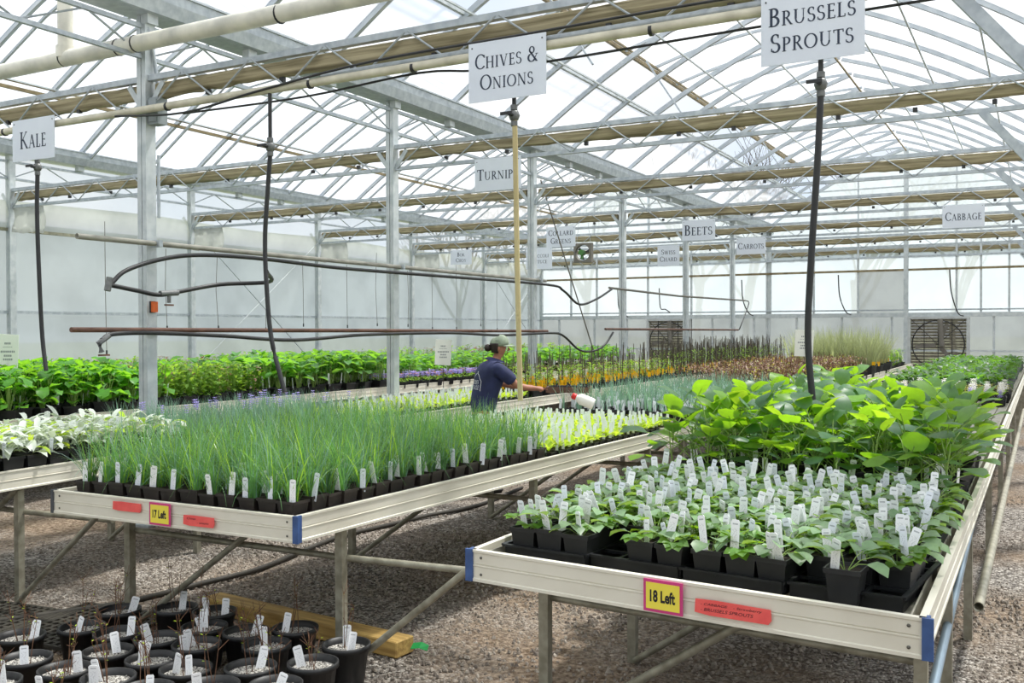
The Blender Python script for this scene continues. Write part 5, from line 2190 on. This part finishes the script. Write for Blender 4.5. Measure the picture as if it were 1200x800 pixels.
def fingers(palm, dirv, side, sgn):
    """four fingers and a thumb, each its own short chain rooted in the palm"""
    up = V((0, 0, 1))
    dirv, side = V(dirv).normalized(), V(side).normalized()
    for k, (off, ln) in enumerate(((-.027, .066), (-.009, .075), (.009, .071), (.026, .056))):
        b = V(palm) + side * off
        i0 = len(nodes)
        roots.append(i0)
        nodes.append((tuple(b), .0095))
        nodes.append((tuple(b + dirv * ln * .55 - up * .006), .0088))
        nodes.append((tuple(b + dirv * ln * .82 - up * .028), .008))
        nodes.append((tuple(b + dirv * ln * .86 - up * .048), .0068))
        edges.extend([(i0, i0 + 1), (i0 + 1, i0 + 2), (i0 + 2, i0 + 3)])
    b = V(palm) + side * (-.028 * sgn) - dirv * .045
    i0 = len(nodes)
    roots.append(i0)
    nodes.append((tuple(b), .012))
    nodes.append((tuple(b + side * (-.03 * sgn) + dirv * .025 - up * .012), .0105))
    nodes.append((tuple(b + side * (-.034 * sgn) + dirv * .055 - up * .025), .0085))
    edges.extend([(i0, i0 + 1), (i0 + 1, i0 + 2)])


fingers((.213, .64, 1.13), (-.05, 1, -.05), (1, .05, 0), 1)
fingers((-.05, .65, 1.13), (.35, 1, -.05), (1, -.35, 0), -1)
body = skin_mesh('body', nodes, edges, 'skin', person, roots)
# face: nose, eyes, mouth, ears; the head is turned to the worker's right
HR = math.radians(-22)
HC = V((.022, .178, 1.585))


def hd(x, y, z):
    q = Matrix.Rotation(HR, 3, 'Z') @ V((x, y, 0))
    return V((HC.x + q.x, HC.y + q.y, HC.z + z))


mb = MB()
mb.add([hd(0, .10, .015), hd(-.014, .085, -.028), hd(.014, .085, -.028), hd(0, .122, -.024), hd(0, .08, -.04)], [(0, 1, 3), (0, 3, 2), (3, 1, 4), (3, 4, 2)], 0, True)
mb.build('nose', 'skin', person)
for sx in (-1, 1):
    mb = MB()
    mb.lathe([(.001, -.009), (.008, -.005), (.011, 0), (.008, .005), (.001, .009)], 8, hd(sx * .032, .078, .008))
    mb.build('eye', 'white_plastic', person)
    mb = MB()
    mb.lathe([(.001, -.03), (.010, -.02), (.013, 0), (.015, .018), (.002, .03)], 8, hd(sx * .082, -.01, -.012))
    mb.build('ear', 'skin', person)
mb = MB()
mb.tube([hd(-.024, .084, -.055), hd(0, .092, -.057), hd(.024, .084, -.055)], .006, 6)
mb.build('mouth', 'red_leaf', person)
# hair and bun
mb = MB()
n = 14
for i in range(7):
    a = i / 6 * 1.35
    for j in range(n + 1):
        b = PI * (1.05 - .1) + (2 * PI * .70) * (j / n - .5) * 1.0 - PI * .45
        ang = -PI / 2 + (j / n - .5) * PI * .92
        r = .094 * math.cos(a * .35) * (1 - .12 * (i / 6) ** 2)
        q = hd(math.cos(ang) * r * .92, math.sin(ang) * r * 1.0 - .002, .05 - i * .017)
        mb.v.append(tuple(q))
for i in range(6):
    for j in range(n):
        a = i * (n + 1) + j
        mb.f.append((a, a + 1, a + n + 2, a + n + 1))
        mb.m.append(0)
        mb.sm.append(True)
hr = mb.build('hair', 'hair', person)
hr.modifiers.new('thick', 'SOLIDIFY').thickness = .012
mb = MB()
mb.lathe([(.001, -.042), (.028, -.034), (.042, 0), (.030, .032), (.001, .042)], 12, hd(0, -.128, .0))
mb.build('hair_bun', 'hair', hr)
# cap
mb = MB()
prof = [(.094, .0), (.099, .03), (.094, .065), (.074, .094), (.042, .112), (.004, .118)]
rings = 18
for r, z in prof:
    for j in range(rings):
        a = 2 * PI * j / rings
        mb.v.append(tuple(hd(math.cos(a) * r * .92, math.sin(a) * r * 1.08 - .002, z + .018 + math.sin(a) * .012)))
for i in range(len(prof) - 1):
    for j in range(rings):
        a, b = i * rings + j, i * rings + (j + 1) % rings
        mb.f.append((a, b, b + rings, a + rings))
        mb.m.append(0)
        mb.sm.append(True)
cp = mb.build('cap', 'cap_green', person)
cp.modifiers.new('thick', 'SOLIDIFY').thickness = .004
mb = MB()
nb = 10
for t in (0, .5, 1):
    for j in range(nb + 1):
        a = PI * (.12 + .76 * j / nb)
        rr = 1 + t * .75 * math.sin(a) ** 1.2
        mb.v.append(tuple(hd(math.cos(a) * .092 * (1 + .05 * t), math.sin(a) * .104 * rr, .032 - .016 * t * math.sin(a) - .012 * (math.cos(a) ** 2))))
for i in range(2):
    for j in range(nb):
        a = i * (nb + 1) + j
        mb.f.append((a, a + 1, a + nb + 2, a + nb + 1))
        mb.m.append(0)
        mb.sm.append(True)
br = mb.build('cap_brim', 'cap_green', cp)
br.modifiers.new('thick', 'SOLIDIFY').thickness = .005
# clothes
sh_nodes = [((0, -.02, .80), (.19, .15)), ((0, .0, 1.05), (.195, .15)), ((0, .055, 1.22), (.21, .155)), ((0, .095, 1.35), (.19, .135)), ((.003, .115, 1.415), (.135, .11)), ((.006, .142, 1.475), (.07, .066)),
            ((.185, .105, 1.365), .088), ((.235, .185, 1.28), .08), ((.255, .25, 1.205), .078), ((-.185, .115, 1.365), .088), ((-.22, .195, 1.28), .08), ((-.23, .26, 1.205), .078)]
shirt = skin_mesh('t_shirt', sh_nodes, [(0, 1), (1, 2), (2, 3), (3, 4), (4, 5), (3, 6), (6, 7), (7, 8), (3, 9), (9, 10), (10, 11)], 'shirt', person, (0,))
skin_mesh('trousers', [((0, -.02, .90), (.165, .125)), ((.09, -.03, .80), .105), ((.10, .0, .48), .08), ((.10, -.03, .09), .06), ((-.09, -.03, .80), .105), ((-.10, .02, .48), .08), ((-.10, -.02, .09), .06)],
          [(0, 1), (1, 2), (2, 3), (0, 4), (4, 5), (5, 6)], 'trousers', person, (0,))
for sx in (-1, 1):
    mb = MB()
    mb.box((sx * .10, .05, .035), (.09, .26, .07))
    s_ = mb.build('shoe', 'shoe', person)
    s_.modifiers.new('round', 'BEVEL').width = .03
# print on the back of the shirt: pointed arch with two lines of text
arch = []
for i in range(25):
    t = i / 24 * 2 - 1
    x = t * .115
    z = 1.31 - .085 * abs(t) ** 1.6 + (.02 * (1 - abs(t) * 6) if abs(t) < .166 else 0)
    arch.append((x, -.25, z))
arch = [(-.115, -.25, 1.12)] + arch + [(.115, -.25, 1.12)]
mb = MB()
for a, b in zip(arch[:-1], arch[1:]):
    d = (V(b) - V(a)).normalized()
    nv = V((-d.z, 0, d.x)) * .004
    mb.add([V(a) - nv, V(b) - nv, V(b) + nv, V(a) + nv], [(0, 1, 2, 3)])
t1 = roman(['GARDEN', 'PINNACLE'], .045, .19, .25, 1.0)
mb.add([(x, -.25, z + 1.185) for x, y, z in t1.v], t1.f)
pr = mb.build('shirt_print', 'tag_plain', person)
sw = pr.modifiers.new('onto_shirt', 'SHRINKWRAP')
sw.target = shirt
sw.wrap_method = 'PROJECT'
sw.use_project_x = False
sw.use_project_y = True
sw.use_negative_direction = False
sw.use_positive_direction = True
sw.offset = .004

# carried tray of small pots in the worker's hands
ct = empty('carry_tray', (-4.62, 9.83, 1.09), .35, label='brown edged carrying tray with black pots held by the person', cat='tray')
mb = MB()
for a, b in (((-.24, -.14), (.24, -.14)), ((.24, -.14), (.24, .14)), ((.24, .14), (-.24, .14)), ((-.24, .14), (-.24, -.14))):
    mb.bar((a[0], a[1], .03), (b[0], b[1], .03), .014, .06)
mb.box((0, 0, .004), (.48, .28, .008))
mb.build('tray_body', 'pipe_brown', ct)
for i in range(4):
    for j in range(2):
        put('pot', POT_CELL, ct, (-.17 + i * .112, -.06 + j * .115, .009))
jg = empty('plastic_jug', (-4.03, 9.52, .89), .35, label='white plastic jug with red cap lying among the lettuce tags', cat='jug')
M = Matrix.Rotation(math.radians(62), 3, 'Y')
mb = MB()
mb.lathe([(.0, .0), (.055, .004), (.06, .02), (.06, .15), (.045, .18), (.028, .195), (.028, .215)], 14, (-.14, 0, .10), 0, True, Matrix.Rotation(math.radians(-68), 3, 'Y') @ Matrix.Translation((0, 0, -.2)).to_3x3())
mb.build('bottle', 'white_plastic', jg)
mb = MB()
mb.lathe([(.03, .205), (.034, .21), (.034, .245), (.02, .255), (0, .256)], 14, (-.14, 0, .10), 0, True, Matrix.Rotation(math.radians(-68), 3, 'Y'))
mb.build('cap', 'red_plastic', jg)

# ------------------------------------------------------------------ bare trees outside, beyond the back wall
def tree(x, y, h, label, seed):
    rnd = random.Random(seed)
    t = empty('bare_tree', (x, y, -.15), label=label, cat='tree', group='bare trees outside')
    trunk, br_ = MB(), MB()

    def grow(mb, p, d, L, r, lvl):
        q = p + d * L
        mb.tube([p, p.lerp(q, .5) + V((rnd.uniform(-1, 1), rnd.uniform(-1, 1), 0)) * L * .05, q], r, 4 if lvl else 7, 0, False, True, r * .65)
        if lvl >= 5:
            return
        for k in range(rnd.choice((2, 3, 3)) if lvl else 5):
            a = rnd.uniform(0, 6.28)
            sp = rnd.uniform(.35, .75)
            ax = V((math.cos(a), math.sin(a), 0))
            nd = (d * math.cos(sp) + ax * math.sin(sp) + V((0, 0, .18))).normalized()
            grow(br_, p.lerp(q, rnd.uniform(.55, 1.0)), nd, L * rnd.uniform(.62, .8), r * .55, lvl + 1)
    grow(trunk, V((0, 0, 0)), V((rnd.uniform(-.05, .05), rnd.uniform(-.05, .05), 1)).normalized(), h * .32, h * .013, 0)
    trunk.build('trunk', 'bark', t)
    br_.build('branches', 'bark', t)


for i, (x, y, h) in enumerate(((-21, 39, 12.5), (-16.5, 37, 12), (-13, 41, 13), (-10, 38, 11.5), (-6.5, 40, 12), (-3, 43, 11), (-26, 42, 12))):
    tree(x, y, h, ['bare tree seen through the raised roof vent', 'bare tree blurred behind the back wall panels'][i in (4, 5, 6)], 40 + i)
